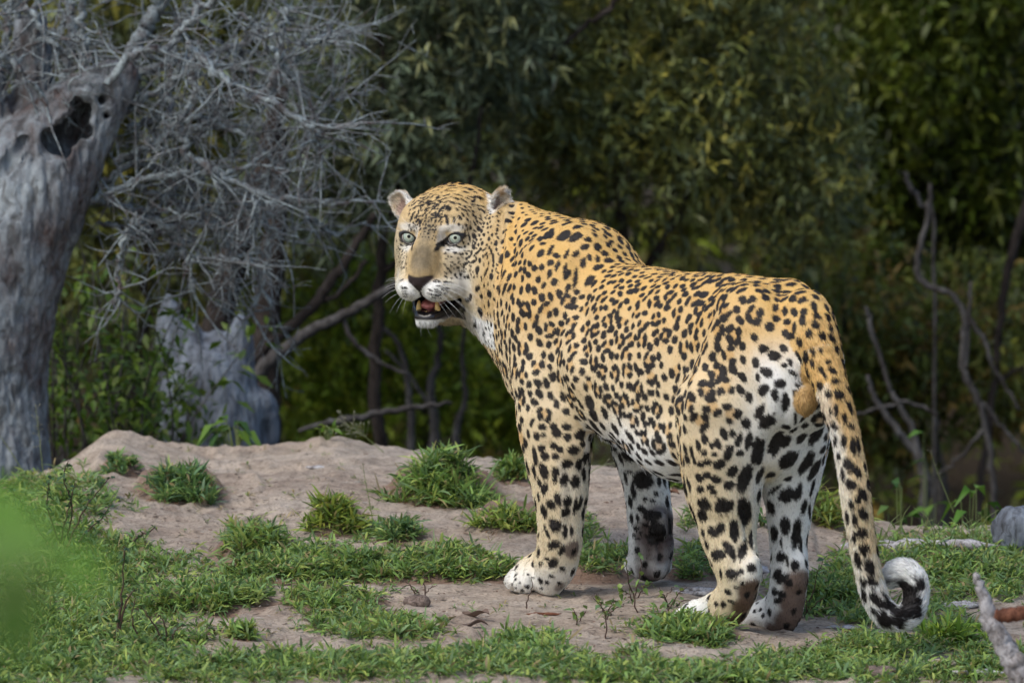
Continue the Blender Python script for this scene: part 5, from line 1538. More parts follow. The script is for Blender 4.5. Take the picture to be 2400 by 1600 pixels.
# ---- eyes, tongue, teeth, whiskers
def uv_ball(c, r, axes, nu=40, nv=28):
    """pole along axes[2]; returns V, F, polar angle"""
    V = []; ang = []
    th = np.linspace(0, np.pi, nv + 1)
    th = th ** 1.0
    for t in th:
        for p in np.linspace(0, 2 * np.pi, nu, endpoint=False):
            V.append((math.sin(t) * math.cos(p), math.sin(t) * math.sin(p), math.cos(t))); ang.append(t)
    V = np.array(V) * np.asarray(r)
    i = np.arange(nv)[:, None] * nu; j = np.arange(nu)[None]; j2 = (j + 1) % nu
    F_ = np.stack([i + j, i + nu + j, i + nu + j2, i + j2], -1).reshape(-1, 4)
    return c + V @ np.asarray(axes), F_, np.array(ang)
em, nn, o = new_mat('eye_wet')
b = N(nn, 'ShaderNodeBsdfPrincipled', i_Roughness=.08)
b.inputs['IOR'].default_value = 1.38
a = N(nn, 'ShaderNodeAttribute', attribute_name='col')
nn.links.new(a.outputs['Color'], b.inputs['Base Color']); nn.links.new(b.outputs[0], o.inputs[0])
for s in (1, -1):
    c = HW(.0465 * s, -.0005, -.0132)
    gaze = nrm(CAM - c) * .9 + _w * .10 + _u * (-.10)
    gaze = nrm(gaze); gx = nrm(np.cross([0, 0, 1.], gaze)); gy = np.cross(gaze, gx)
    V, F_, ang = uv_ball(c, (.0166, .0166, .0166), [gx, gy, gaze], 48, 64)
    deg = np.degrees(ang)
    iris = np.array([.36, .43, .37]); irin = np.array([.50, .54, .43])
    rr = np.random.default_rng(4); stre = np.tile(rr.normal(0, .10, 48), 65)
    C_ = np.tile([.45, .42, .38], (len(V), 1)).astype(float)
    t = sst(49, 46, deg)[:, None]
    C_ = C_ * (1 - t) + np.array([.02, .022, .02]) * t
    t = sst(44, 39, deg)[:, None]
    C_ = C_ * (1 - t) + iris * (1 + stre[:, None]) * t
    t = sst(26, 14, deg)[:, None]
    C_ = C_ * (1 - t) + irin * (1 + stre[:, None]) * t
    t = sst(13, 10.5, deg)[:, None]
    C_ = C_ * (1 - t) + np.array([.004, .004, .004]) * t
    e = mesh_np('eye', V, F_, em, leopard, attrs={'col': C_})

def simple_mat(name, colr, rough=.5, spec=.5, sss=0):
    m, nn, o = new_mat(name)
    b = N(nn, 'ShaderNodeBsdfPrincipled', i_Roughness=rough)
    b.inputs['Base Color'].default_value = (*colr, 1); b.inputs['Specular IOR Level'].default_value = spec
    n_ = N(nn, 'ShaderNodeTexNoise'); n_.inputs['Scale'].default_value = 180
    mx = N(nn, 'ShaderNodeMix', data_type='RGBA', blend_type='MULTIPLY'); mx.inputs[0].default_value = .5
    mx.inputs[6].default_value = (*colr, 1)
    tc = N(nn, 'ShaderNodeTexCoord'); nn.links.new(tc.outputs['Object'], n_.inputs['Vector'])
    nn.links.new(n_.outputs['Fac'], mx.inputs[7]); nn.links.new(mx.outputs[2], b.inputs['Base Color'])
    nn.links.new(b.outputs[0], o.inputs[0]); return m
tong = simple_mat('tongue_flesh', (.75, .26, .25), .35)
tp = [HW(0, -.122, -.06), HW(0, -.121, -.03), HW(-.001, -.124, -.005), HW(-.002, -.129, .016), HW(-.002, -.134, .026)]
V, F_ = tube(spline(tp, 14), np.interp(np.linspace(0, 1, 14), [0, .6, .9, 1], [.018, .0175, .0135, .006]), 14)
V = V.astype(float); q = toH(V); q[:, 1] = (q[:, 1] + .126) * .6 - .126 - .004 * np.exp(-(q[:, 0] / .003) ** 2); V = HO + q @ HF
mesh_np('tongue', V, F_, tong, leopard)
ivory = simple_mat('tooth_ivory', (.95, .66, .26), .3)
for s in (1, -1):
    tp = [HW(.0185 * s, -.142, .020), HW(.0187 * s, -.133, .024), HW(.0182 * s, -.125, .025), HW(.0175 * s, -.117, .023)]
    V, F_ = tube(spline(tp, 10), np.interp(np.linspace(0, 1, 10), [0, .4, .8, 1], [.0058, .0052, .0034, .0012]), 10)
    mesh_np('tooth', V, F_, ivory, leopard)
for i in range(-2, 3):
    tp = [HW(.0050 * i, -.142, .033 - .0006 * i * i), HW(.0050 * i, -.1360, .035 - .0006 * i * i)]
    V, F_ = tube(tp, [.0024, .0016], 8)
    mesh_np('tooth', V, F_, ivory, leopard)
wm, nn, o = new_mat('whisker_white')
b = N(nn, 'ShaderNodeBsdfPrincipled', i_Roughness=.35); b.inputs['Base Color'].default_value = (.85, .86, .85, 1); nn.links.new(b.outputs[0], o.inputs[0])
wr = random.Random(8)
def whisker(p, d, L_, sag, r=.00024):
    h = cam_hit(*p)
    if h is None: return
    c = h[0] - h[1] * .001
    d = nrm(d)
    P_ = [c + d * L_ * t + np.array([0, 0, -sag * t * t]) + _w * (-.012 * t * t) for t in np.linspace(0, 1, 9)]
    V, F_ = tube(P_, np.linspace(r, r * .25, 9), 5, cap=False)
    mesh_np('whisker', V, F_, wm, leopard)
for x, y, dx, dz, L_, sag in ((560,1022,1,.05,.075,.03),(590,1025,1,.02,.085,.035),(640,1025,1,.0,.09,.04),(620,1085,1,-.05,.085,.045),(570,1092,1,-.15,.08,.04),(650,1085,1,-.1,.09,.06),(560,1132,.9,-.45,.06,.015),(600,1138,.9,-.5,.055,.02),(640,1128,.9,-.4,.06,.02),(580,1165,.8,-.7,.045,.01),(550,1168,.7,-.8,.04,.01),(660,1060,1,.05,.07,.05),(610,1060,1,.08,.08,.05),
                          (240,1010,-1,.25,.035,.012),(235,1060,-1,.05,.035,.01),(240,1085,-1,.0,.045,.02),(235,1120,-1,-.3,.04,.01),(245,1150,-.8,-.7,.04,.01),(262,1160,-.6,-.9,.035,.005),(290,1165,-.4,-1,.03,.004),(245,1000,-1,.5,.04,.02),(238,1040,-1,.15,.04,.015)):
    whisker((880 + x / 3.92, 400 + y / 3.92), _u * dx + _v * dz + _w * .15, L_ * wr.uniform(.9, 1.1), sag)
for x, y in ((420,1400),(460,1410),(500,1412),(380,1398),(540,1408)):
    whisker((880 + x / 3.92, 400 + y / 3.92), np.array([wr.uniform(-.3, .3), -.2, -1]), .028, .0, .0003)
for x, y, dx, dz in ((700,520,.4,1),(720,515,.5,1),(690,525,.1,1),(310,500,-.6,.8),(225,560,-1,.6)):
    whisker((880 + x / 3.92, 400 + y / 3.92), _u * dx + _v * dz + _w * .7, .030, .004, .0003)
for _ in range(6):
    whisker((880 + 1035 / 3.92, 400 + (890 + _ * 6) / 3.92), _u * .8 + _v * (-.7) + _w * .2, .03, .01, .0003)
# ================================================================== GRASS AND SMALL THINGS
# ground cover nobody could count
COVER = [(90,1170,170,60,1.1),(60,1260,120,60,1.2),(180,1290,150,50,1),(120,1400,200,90,1.2),(300,1330,70,60,1),(230,1500,260,70,1.2),(80,1560,200,60,1.3),
 (415,1330,60,30,1.1),(450,1400,130,42,1.2),(560,1385,80,38,1.2),(640,1330,120,40,1.2),(593,1262,75,38,1.1),(760,1320,120,42,1.2),(880,1330,90,38,1.2),(1010,1320,130,38,1.2),(1130,1335,90,30,1.1),(1040,1300,60,26,1),
 (785,1410,110,28,1.2),(822,1465,110,32,1.2),(930,1478,110,28,1.2),(740,1390,40,24,1),(860,1250,60,22,.9),(940,1245,45,26,1.1),
 (1235,1515,85,34,1.3),(1180,1545,150,34,1.3),(1290,1560,120,30,1.3),(900,1560,230,36,1.3),(560,1570,240,36,1.3),(1500,1580,200,24,1.3),(1700,1585,200,22,1.3),(1496,1545,50,30,.9),
 (1410,1310,70,34,1.2),(1372,1240,28,42,1),(1629,1320,48,44,1.2),(1600,1475,110,32,1.3),(1660,1490,60,26,1.2),(1588,1125,45,26,1.1),(1620,1219,18,26,1),
 (1870,1385,70,42,1.1),(1960,1400,110,50,1.2),(1990,1330,60,40,.9),(2030,1440,60,30,1.1),(2227,1290,180,45,1.1),(2265,1360,130,50,1.2),(2370,1330,60,70,1),(2190,1420,60,24,1),
 (2074,1520,150,34,1.2),(1880,1560,160,30,1.3),(2227,1480,70,40,1.1),(2322,1550,90,40,1.1),(2150,1580,250,24,1.2),(1780,1430,24,14,.9),(2040,1270,60,18,.7),(1860,1215,30,50,.8)]
C0 = scatter_px(COVER, 10300)
a_ = plantlets(C0, 9, .0235, .0038, dry=.06)
C1 = scatter_px([(1200, 1500, 1250, 110, .5), (600, 1250, 600, 200, .5), (2200, 1350, 250, 150, .6)], 420)
b_ = plantlets(C1, 6, .015, .0022, dry=.35)
# thin runners and short grass stems through the cover
idx = rng.choice(len(C0), 5200); B = C0[idx]
an = rng.random(len(B)) * 6.283; el = rng.uniform(.5, 1.4, len(B))
D = np.stack([np.cos(an) * np.cos(el), np.sin(an) * np.cos(el), np.sin(el)], 1)
c_ = blades(B, D, rng.uniform(.025, .060, len(B)), rng.uniform(.0012, .0024, len(B)), rng.uniform(.1, .7, len(B)), grass_cols(len(B), GREENS * 1.1, .12))
# the same sparse cover goes on round the mound outside the frame
X = rng.uniform(-5, 5, 16000); Yq = rng.uniform(-4.5, 1.6, 16000)
pq = np.stack([X, Yq, np.zeros(len(X))], 1)
sx_, sy_ = prj(np.stack([X, Yq, np.zeros(len(X))], 1)) if False else (1200 + FPX * X / (Yq + 14), 0)
m_ = ((np.abs(sx_ - 1200) > 1240) | (Yq < -1.25)) & (vnoise(pq, 1.7, 71) + .5 * vnoise(pq, 5, 72) > .05)
pq = pq[m_][:6500]; pq[:, 2] = terrain2(pq[:, 0], pq[:, 1])
d_ = plantlets(pq, 8, .026, .0042, dry=.06)
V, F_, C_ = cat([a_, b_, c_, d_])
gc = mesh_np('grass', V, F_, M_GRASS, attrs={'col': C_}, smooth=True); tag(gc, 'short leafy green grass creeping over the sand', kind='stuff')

def tuft(label, px, py, rx, ry, n, size, pal=GREENS, per=10, wid=.0044, upright=.75, dry=.06, stalks=0):
    """a dome of leafy grass: plants fill a dome standing on the soil"""
    g = gpx(px, py + ry * .72)
    k = FPX / ((g - CAM) @ FWD)
    R = rx / k; Hh = ry * 1.55 / k
    r = empty('grass_tuft', g); tag(r, label, 'grass tuft', 'tufts of grass on the mound')
    a = rng.random(n) * 6.283; q = np.sqrt(rng.random(n)) * (1 + .28 * np.sin(a * 2 + px) + .18 * np.sin(a * 5 + py)) * rng.choice([1, 1, 1, 1.25], n)
    P_ = np.stack([g[0] + R * .80 * q * np.cos(a), g[1] + R * .65 * q * np.sin(a) + R * .25, np.zeros(n)], 1)
    P_[:, 2] = [gz(x, y) for x, y in P_[:, :2]]
    P_[:, 2] += np.maximum(0, (Hh - size * .9)) * np.clip(1 - q ** 2, 0, 1) * rng.random(n) * (.8 + .3 * np.sin(a * 3 + px))
    V, F_, C_ = plantlets(P_, per, size, wid, pal=pal, dry=dry, upright=upright)
    o = mesh_np('foliage', V, F_, M_GRASS, r, attrs={'col': C_}); tag(o, kind='stuff')
    # brown dead leaves and roots at the foot
    m_ = n // 2
    a = rng.random(m_) * 6.283
    B = np.stack([g[0] + R * .8 * np.cos(a), g[1] + R * .65 * np.sin(a) + R * .25, np.zeros(m_)], 1); B[:, 2] = [gz(x, y) + .004 for x, y in B[:, :2]]
    D = nrm(np.stack([np.cos(a), np.sin(a), rng.normal(.1, .25, m_)], 1))
    V, F_, C_ = blades(B, D, rng.uniform(.01, .03, m_), rng.uniform(.001, .003, m_), rng.uniform(.2, .9, m_), np.array([.16, .09, .05]) * rng.uniform(.5, 1.6, m_)[:, None])
    o = mesh_np('dead_leaves', V, F_, M_GRASS, r, attrs={'col': C_}); tag(o, kind='stuff')
    return r
G2 = GREENS * [.85, .92, 1.15]
tuft('domed grass tuft alone on the bare sand, farthest from the leopard of the large ones', 425, 1130, 98, 52, 120, .036, pal=G2)
tuft('tiny dark grass tuft on the crumbling crest beside the dead trunk', 276, 1088, 42, 24, 34, .024, pal=G2)
tuft('largest grass tuft, a thick green mound right in front of the leopard chest', 1040, 1112, 122, 76, 230, .044)
tuft('grass tuft half hidden behind the near foreleg, on the crest', 1206, 1092, 52, 42, 60, .036)
tuft('yellow-green grass tuft with brown roots touching the near foreleg', 1190, 1210, 74, 38, 90, .034, pal=GREENS * [1.15, 1.05, .9])
tuft('grass tuft with yellowing blades on the open slope below a tall thin stalk', 787, 1198, 66, 42, 80, .036, pal=GREENS * [1.2, 1.05, .8], dry=.12)
tuft('small low tuft below the slope, right under a fresh bare patch', 935, 1236, 46, 28, 40, .032, pal=G2)
tuft('small spiky tuft standing alone on the lower sand patch', 563, 1475, 36, 22, 30, .028)
tuft('rounded tuft at the upper rim of the wide grass band', 595, 1255, 74, 42, 80, .034)
tuft('long-bladed grass tuft behind the tail and far hind leg', 1938, 1200, 58, 46, 60, .060, pal=GREENS * [1.25, 1.1, 1], wid=.0040, upright=.7, dry=.16)
tuft('grass tuft that hides the toes of the near hind paw', 1610, 1482, 100, 28, 90, .030)
tuft('small bright tuft behind the belly, between the far foreleg and the hind legs', 1592, 1122, 44, 28, 36, .030, pal=GREENS * [1.1, 1.1, .9])
tuft('bright tuft by the tail tip', 2225, 1478, 64, 34, 50, .040, pal=GREENS * [1.1, 1.15, .7])

# broad-leaved herbs along the crest and in the weeds
def herb(label, px, py, Y, n, size, wid, pal, spread, droop=.6, group=None, name='broadleaf_herb'):
    base = PY(px, py, Y); z0 = gz(base[0], base[1]); 
    r = empty(name, (base[0], base[1], z0)); tag(r, label, 'herb', group)
    st = []
    for k in range(n):
        a = rng.random() * 6.283; hgt = max(.02, base[2] - z0) * rng.uniform(.6, 1.15)
        tip = np.array([base[0] + spread * math.cos(a) * rng.uniform(.2, 1), base[1] + spread * .6 * math.sin(a), z0 + hgt])
        Q = spline(np.array([[base[0], base[1], z0 - .01], (np.array([base[0], base[1], z0]) * .5 + tip * .5) + rng.normal(0, .006, 3), tip]), 6)
        st.append(tube(Q, np.linspace(.0022, .0010, 6), 4, cap=False))
        B = tip[None] + 0; D = nrm(np.array([[math.cos(a) + rng.normal(0, .3), math.sin(a) * .6 - .2, rng.uniform(-.2, .6)]]))
        V, F_, C_ = leaves(B, D, np.array([size * rng.uniform(.7, 1.2)]), np.array([wid * rng.uniform(.8, 1.2)]), pal[[rng.integers(0, len(pal))]] * rng.uniform(.8, 1.1), droop)
        mesh_np('leaf', V, F_, M_LEAF, r, attrs={'col': C_})
    V, F_ = cat(st); o = mesh_np('stems', V, F_, M_GRASS_STEM, r); tag(o, kind='stuff')
m, nn, o = new_mat('green_stem'); bb = N(nn, 'ShaderNodeBsdfPrincipled', i_Roughness=.5); nz_ = N(nn, 'ShaderNodeTexNoise'); nz_.inputs['Scale'].default_value = 60
rr_ = N(nn, 'ShaderNodeValToRGB'); rr_.color_ramp.elements[0].color = (.10, .16, .04, 1); rr_.color_ramp.elements[1].color = (.20, .22, .08, 1); nn.links.new(nz_.outputs['Fac'], rr_.inputs[0]); nn.links.new(rr_.outputs[0], bb.inputs['Base Color']); nn.links.new(bb.outputs[0], o.inputs[0]); M_GRASS_STEM = m
herb('drooping broad-leaved green herb just over the crest at the foot of the stump', 545, 1000, 2.35, 24, .052, .026, BRI * [.7, .85, .8], .040, 1.0)
herb('small fresh weed sprouting on the crest to the left of the seed heads', 765, 1000, 1.95, 12, .026, .009, BRI, .018, .2)
herb('curled bright green herb at the frame edge beyond the tail', 2290, 1205, 2.0, 26, .050, .026, BRI * [.75, .95, .8], .055, 1.1)
herb('soft green sprout in the shade beside the forked sapling', 2190, 1120, 3.4, 12, .050, .026, BRI * [.7, .9, 1], .05, .4)
herb('dim green weeds at the foot of the sapling', 2110, 1215, 2.2, 18, .040, .020, BRI * [.55, .7, .9], .055, .5)
herb('broad green leaf cluster between the hind legs', 1790, 1235, .75, 9, .050, .022, BRI * [.6, .8, .8], .015, .3)

# straggly dark herb with small round leaves on the near left slope
def straggler(label, stems, Y_of, pal, leafn=16, r=.0022, size=.014, brown=(.10, .055, .04)):
    st = []; LB, LD = [], []
    g0 = gpx(stems[0][0][0], stems[0][0][1])
    root = empty('weed', g0); tag(root, label, 'weed')
    for s_ in stems:
        gb = gpx(*s_[0][:2]); Yb = gb[1]
        pts = np.array([PY(x, y, Yb - .01 * i_) for i_, (x, y) in enumerate(s_)]); pts[0] = gb - [0, 0, .01]
        Q = spline(pts, 14); Q[1:-1] += rng.normal(0, .0012, (12, 3))
        st.append(tube(Q, np.linspace(r, r * .35, 14), 5, cap=False))
        for q in range(leafn):
            i_ = rng.integers(2, 14); LB.append(Q[i_] + rng.normal(0, .002, 3)); LD.append(nrm(rng.normal(0, .8, 3) + [0, -.2, .2]))
    V, F_ = cat(st); m_ = bpy.data.materials.get('weed_stem') or simple_mat('weed_stem', brown, .7)
    o = mesh_np('stems', V, F_, m_, root); tag(o, kind='stuff')
    if leafn:
        LB = np.array(LB); LD = np.array(LD); n = len(LB)
        V, F_, C_ = leaves(LB, LD, size * rng.uniform(.6, 1.3, n), size * .62 * rng.uniform(.7, 1.2, n), pal[rng.integers(0, len(pal), n)] * rng.uniform(.7, 1.2, n)[:, None], .2)
        o = mesh_np('foliage', V, F_, M_LEAF, root, attrs={'col': C_}); tag(o, kind='stuff')
    return root
WD = np.array([[.060, .120, .045], [.075, .150, .050], [.050, .100, .050]])
straggler('sprawling dark weed with wiry stems at the top of the shaded slope', [[(140,1290),(150,1230),(165,1180),(175,1130)],[(145,1290),(185,1220),(215,1170),(258,1118)],[(150,1290),(120,1220),(110,1170),(120,1120)],[(155,1290),(200,1250),(235,1215),(262,1180)],[(130,1290),(80,1230),(60,1190),(30,1150)],[(140,1290),(170,1200),(150,1120),(160,1080)]], 0, WD, 26)
straggler('upright brown-stemmed weed in the middle of the lower grass', [[(270,1500),(282,1430),(288,1340),(292,1280)],[(292,1285),(320,1262),(345,1248),(362,1235)],[(272,1500),(285,1450),(300,1400),(315,1380)]], 0, WD, 12, .003)
straggler('reddish bent twiggy weed over the lower sand patch', [[(390,1515),(372,1480),(350,1450),(330,1420)],[(390,1515),(388,1470),(375,1440)],[(385,1515),(320,1480),(310,1440),(318,1400)],[(392,1515),(410,1480),(430,1462)]], 0, WD, 5, .0022)
# seedlings on the sand in front of the leopard
seedl = [('bare twiggy seedling in front of the near forepaw, growing from a grey clod', [[(991,1415),(985,1395),(968,1375),(950,1362)],[(991,1415),(1000,1385),(1025,1370)],[(990,1400),(996,1380),(990,1350),(1015,1335)],[(985,1396),(960,1372),(930,1385)]], 2),
 ('thin dry stick standing against the near forepaw', [[(1231,1425),(1238,1400),(1247,1375),(1246,1350)]], 0),
 ('wispy green seedling with a pale stem on the open sand', [[(1420,1492),(1420,1450),(1412,1425),(1390,1400)],[(1420,1450),(1432,1420),(1450,1405)],[(1419,1435),(1405,1410),(1398,1390)],[(1420,1440),(1440,1425),(1462,1420)]], 8),
 ('tallest reddish seedling in front of the far forepaw', [[(1492,1435),(1490,1395),(1500,1350),(1502,1300)],[(1490,1400),(1475,1370),(1470,1340),(1468,1310)],[(1490,1400),(1508,1375),(1530,1365)],[(1488,1410),(1470,1390),(1450,1380)],[(1500,1345),(1488,1300),(1478,1270)]], 9),
 ('reddish seedling leaning by the toes of the near hind paw', [[(1555,1445),(1575,1415),(1590,1390),(1610,1375)],[(1570,1422),(1555,1395),(1545,1375)],[(1575,1418),(1600,1410),(1625,1405)],[(1572,1420),(1560,1400),(1580,1375)]], 6),
 ('tiny green seedling on the sand left of the wispy one', [[(1352,1462),(1350,1440),(1340,1425)],[(1352,1455),(1365,1440),(1375,1430)]], 5),
 ('low weed behind the far hind paw', [[(1885,1445),(1890,1400),(1880,1360)],[(1885,1445),(1905,1420),(1935,1395)],[(1885,1445),(1900,1400),(1915,1350),(1930,1310)],[(1885,1445),(1865,1420)]], 9)]
for lb, st_, ln_ in seedl: straggler(lb, st_, 0, GREENS, ln_, .0016, .016, (.20, .11, .07))

# flowering grass stalks
def stalk(label, pts, heads=0, r=.0011, spray=.03, Y=None):
    g = gpx(*pts[0]); Yb = g[1] if Y is None else Y
    root = empty('grass_stalk', g if Y is None else PY(*pts[0], Y)); tag(root, label, 'grass stalk', 'flowering grass stalks')
    P_ = np.array([PY(x, y, Yb) for x, y in pts]); Q = spline(P_, 16)
    V, F_ = tube(Q, np.linspace(r, r * .4, 16), 5, cap=False); mesh_np('stem', V, F_, M_GRASS_STEM, root)
    if heads:
        st = []
        for k in range(heads):
            i_ = rng.integers(7, 16); p = Q[i_]; d = nrm(Q[-1] - Q[-4]); d = nrm(d * .7 + rng.normal(0, .55, 3)); L_ = spray * rng.uniform(.4, 1.1)
            st.append(tube([p, p + d * L_ * .5, p + d * L_], [.0004, .0003, .0003], 3, cap=False))
            st.append(tube([p + d * L_, p + d * L_ * 1.12, p + d * L_ * 1.25], [.0006, .0013, .0003], 4, cap=False))
        V, F_ = cat(st); o = mesh_np('seed_head', V, F_, simple_mat('seed_head', (.30, .30, .20), .7), root); tag(o, kind='stuff')
stalk('slanting grass stalk with an open seed spray touching the leopard chest', [(1075,1040),(1110,995),(1150,950),(1190,915)], 46, spray=.045)
stalk('second seed stalk, more upright, crossing in front of the chest fur', [(1080,1040),(1115,990),(1140,945),(1170,900)], 30, spray=.035)
stalk('arching seed stalk leaning left over the crest', [(900,1060),(870,1035),(840,1010),(808,992)], 34, spray=.030)
stalk('thin upright blade above the largest tuft', [(975,1050),(968,1010),(960,975)], 0)
stalk('curved thin blade beside the upright one above the largest tuft', [(990,1050),(992,1010),(985,965)], 0)
stalk('lone tall stalk on the open slope leaning left at its tip', [(873,1215),(865,1170),(855,1120),(850,1085)], 8, spray=.008)
stalk('short seed spray seen between the forelegs', [(1380,1110),(1400,1096),(1430,1086),(1465,1083)], 30, spray=.018)
stalk('tall pale stalk with a narrow seed head before the dead trunk', [(105,1135),(98,1080),(92,1020),(84,960)], 22, spray=.014)
stalk('bent pale blade beside the dead trunk foot', [(70,1140),(45,1090),(20,1050),(0,1020)], 0)
stalk('long thin stalk beyond the tail, leaning over the herbs', [(2235,1200),(2215,1150),(2195,1100),(2182,1060)], 6, spray=.01, Y=1.6)
stalk('lone thin stalk rising from the lowest grass below the far forepaw', [(1497,1600),(1482,1550),(1468,1505)], 0)
stalk('thin green shoot standing on the sand beside the lower grass', [(480,1510),(485,1460),(492,1425)], 4, spray=.008)
wp = []
for k in range(26):       # wisps of fine grass on the right-hand crest
    x = rng.uniform(2040, 2290); y = 1285 + rng.normal(0, 14)
    g = gpx(x, y)
    if g is None: continue
    dx = rng.uniform(-60, 60); hh = rng.uniform(30, 95)
    P_ = np.array([g, PY(x + dx * .4, y - hh * .7, g[1]), PY(x + dx, y - hh, g[1])])
    wp.append(tube(spline(P_, 8), np.linspace(.0012, .0004, 8), 4, cap=False))
V, F_ = cat(wp); o = mesh_np('undergrowth', V, F_, M_GRASS_STEM); tag(o, 'fine wisps of grass on the low crest beyond the tail', kind='stuff')

# ---------------- wood scraps, sticks, dry leaves, clods
M_CHIP = wood_mat('bleached_wood', (.26, .24, .24), (.44, .43, .44), (.62, .62, .64), 40, .6, .6, .004)
M_BROWNW = wood_mat('red_brown_wood', (.09, .035, .02), (.18, .075, .045), (.26, .12, .08), 30, .6, .6, .004)
M_CLOD = wood_mat('soil_clod', (.13, .10, .085), (.22, .17, .145), (.33, .26, .22), 60, 1, .9, .004)
def chip(name, label, px, py, L_, W_, T_, ang, mat, catg, tilt=.1, group=None, pieces=1):
    g = gpx(px, py)
    root_parts = []
    for q in range(pieces):
        n = 9
        t = np.linspace(-.5, .5, n)
        a = ang + rng.normal(0, .12) * (q > 0)
        c = g + np.array([rng.normal(0, L_ * .22) * (q > 0), rng.normal(0, .02) * (q > 0), 0])
        c[2] = gz(c[0], c[1])
        P_ = np.stack([c[0] + t * L_ * math.cos(a), c[1] + t * L_ * math.sin(a), c[2] + T_ * .7 + tilt * t * L_ + rng.normal(0, T_ * .15, n)], 1)
        V, F_ = tube(P_, W_ * np.interp(t, [-.5, -.35, .2, .5], [.15, .8, 1, .1]), 8, wob=.35, seed=int(px + q))
        mid = P_.mean(0)
        V = V.copy(); V[:, 2] = P_[:, 2].mean() + (V[:, 2] - P_[:, 2].mean()) * (T_ / W_)
        root_parts.append((V, F_))
    if pieces == 1:
        o = mesh_np(name, *root_parts[0], mat, origin=g); tag(o, label, catg, group); return o
    r = empty(name, g); tag(r, label, catg, group)
    for V, F_ in root_parts: mesh_np('splinter', V, F_, mat, r)
    return r
SC = 'bleached scraps of wood on the ground'
chip('wood_scrap', 'long pale slab of broken wood on the right-hand crest behind the tail', 2110, 1290, .22, .020, .012, -.1, M_CHIP, 'wood scrap', .04, SC, 3)
chip('wood_scrap', 'splintered white bark scraps between the hind legs', 1785, 1340, .10, .012, .008, 1.9, M_CHIP, 'wood scrap', .10, SC, 4)
chip('wood_scrap', 'grey wood flakes behind the near hind paw', 1640, 1388, .11, .012, .006, .2, M_CHIP, 'wood scrap', .05, SC, 3)
chip('wood_scrap', 'pale splinters in the far lower corner of the ground', 2280, 1580, .12, .010, .005, -.1, M_CHIP, 'wood scrap', .02, SC, 3)
chip('wood_scrap', 'small white chip beside the bright tuft by the tail tip', 2180, 1487, .03, .009, .005, .6, M_CHIP, 'wood scrap', .1, SC)
chip('wood_scrap', 'pale chip standing near the grey foreground branch', 2262, 1500, .035, .007, .005, 1.2, M_CHIP, 'wood scrap', .5, SC)
chip('wood_scrap', 'blue-grey strip of bark on the sand below the far hind paw', 1975, 1473, .07, .010, .004, .0, M_CHIP, 'wood scrap', .0, SC)
chip('wood_scrap', 'reddish-brown flake of bark touching the blue-grey strip', 2005, 1482, .04, .008, .004, -.1, M_BROWNW, 'wood scrap', .0, SC)
chip('wood_scrap', 'pale scraps in the grass beside the tail curl', 2255, 1425, .09, .010, .006, .3, M_CHIP, 'wood scrap', .05, SC, 3)
chip('wood_scrap', 'grey flat chip on the high bare slope', 740, 1098, .045, .006, .004, -.2, M_CHIP, 'wood scrap', .0, SC)
chip('stick', 'short brown stick lying in front of the near forepaw', 1275, 1441, .065, .0035, .0035, .0, M_BROWNW, 'stick', .0)
chip('stick', 'dark thin stick on the lowest sand beneath the hind tuft', 1590, 1566, .06, .003, .003, .0, M_BROWNW, 'stick', .0)
chip('stick', 'thin stick on the sand at the lowest right', 1590 + 700, 1530, .06, .003, .003, .1, M_BROWNW, 'stick', .0)
def clod(label, px, py, s, mat, name='clod', catg='clod of soil', squash=.6):
    g = gpx(px, py)
    V, F_, _ = uv_ball(g + [0, 0, s * squash * .4], (s, s * .8, s * squash), np.eye(3), 28, 18)
    Nn_ = nrm(V - g); V = V + Nn_ * (fbm(V, 45, 3, int(px)) * s * .35)[:, None]
    o = mesh_np(name, V, F_, mat, origin=g); tag(o, label, catg); return o
clod('grey clod of soil under the bare twiggy seedling', 978, 1420, .026, M_CLOD)
clod('round weathered lump of wood at the frame edge beyond the grass', 2392, 1275, .055, M_STUMP, 'wood_lump', 'wood lump', 1.0)
clod('dark dung-like crumb of earth at the lowest edge of the sand', 2060, 1585, .035, M_CLOD, 'clod', 'clod of soil', .35)
# curled dry leaves
M_DRY = leaf_mat('dry_leaf', .8, .1)
def dryleaf(label, px, py, s, col, ang):
    g = gpx(px, py) + [0, 0, s * .18]
    u_, v_ = np.meshgrid(np.linspace(-1, 1, 9), np.linspace(-1, 1, 5), indexing='ij')
    wv = (1 - u_ ** 2) ** .6 * .38
    x = u_ * s; y = v_ * wv * s; z = (v_ ** 2) * .35 * s * wv * 2 + .18 * s * np.sin(u_ * 3 + ang) + .05 * s * np.sin(v_ * 5 + u_ * 4)
    ca, sa = math.cos(ang), math.sin(ang)
    V = np.stack([g[0] + x * ca - y * sa, g[1] + x * sa + y * ca, g[2] + z], -1).reshape(-1, 3)
    i_ = np.arange(8)[:, None] * 5; j_ = np.arange(4)[None]; F_ = np.stack([i_ + j_, i_ + 5 + j_, i_ + 6 + j_, i_ + j_ + 1], -1).reshape(-1, 4)
    o = mesh_np('dry_leaf', V, F_, M_DRY, attrs={'col': np.tile(col, (len(V), 1))}, origin=g); tag(o, label, 'dry leaf', 'dry leaves on the sand')
dryleaf('large curled grey-brown dead leaf on the sand in front of the leopard', 1115, 1447, .030, [.16, .11, .085], -.6)
dryleaf('flat dark dead leaf lying in the shadow of the curled one', 1110, 1470, .026, [.12, .085, .07], .1)
dryleaf('small reddish-brown dead leaf on the lower sand patch', 495, 1487, .016, [.10, .045, .035], 1.2)
dryleaf('small blue-grey dead leaf next to the reddish one', 513, 1482, .014, [.20, .20, .22], .3)
dryleaf('tiny yellow-green fallen leaf on the sand below the hind tuft', 1770, 1548, .014, [.22, .32, .06], .9)
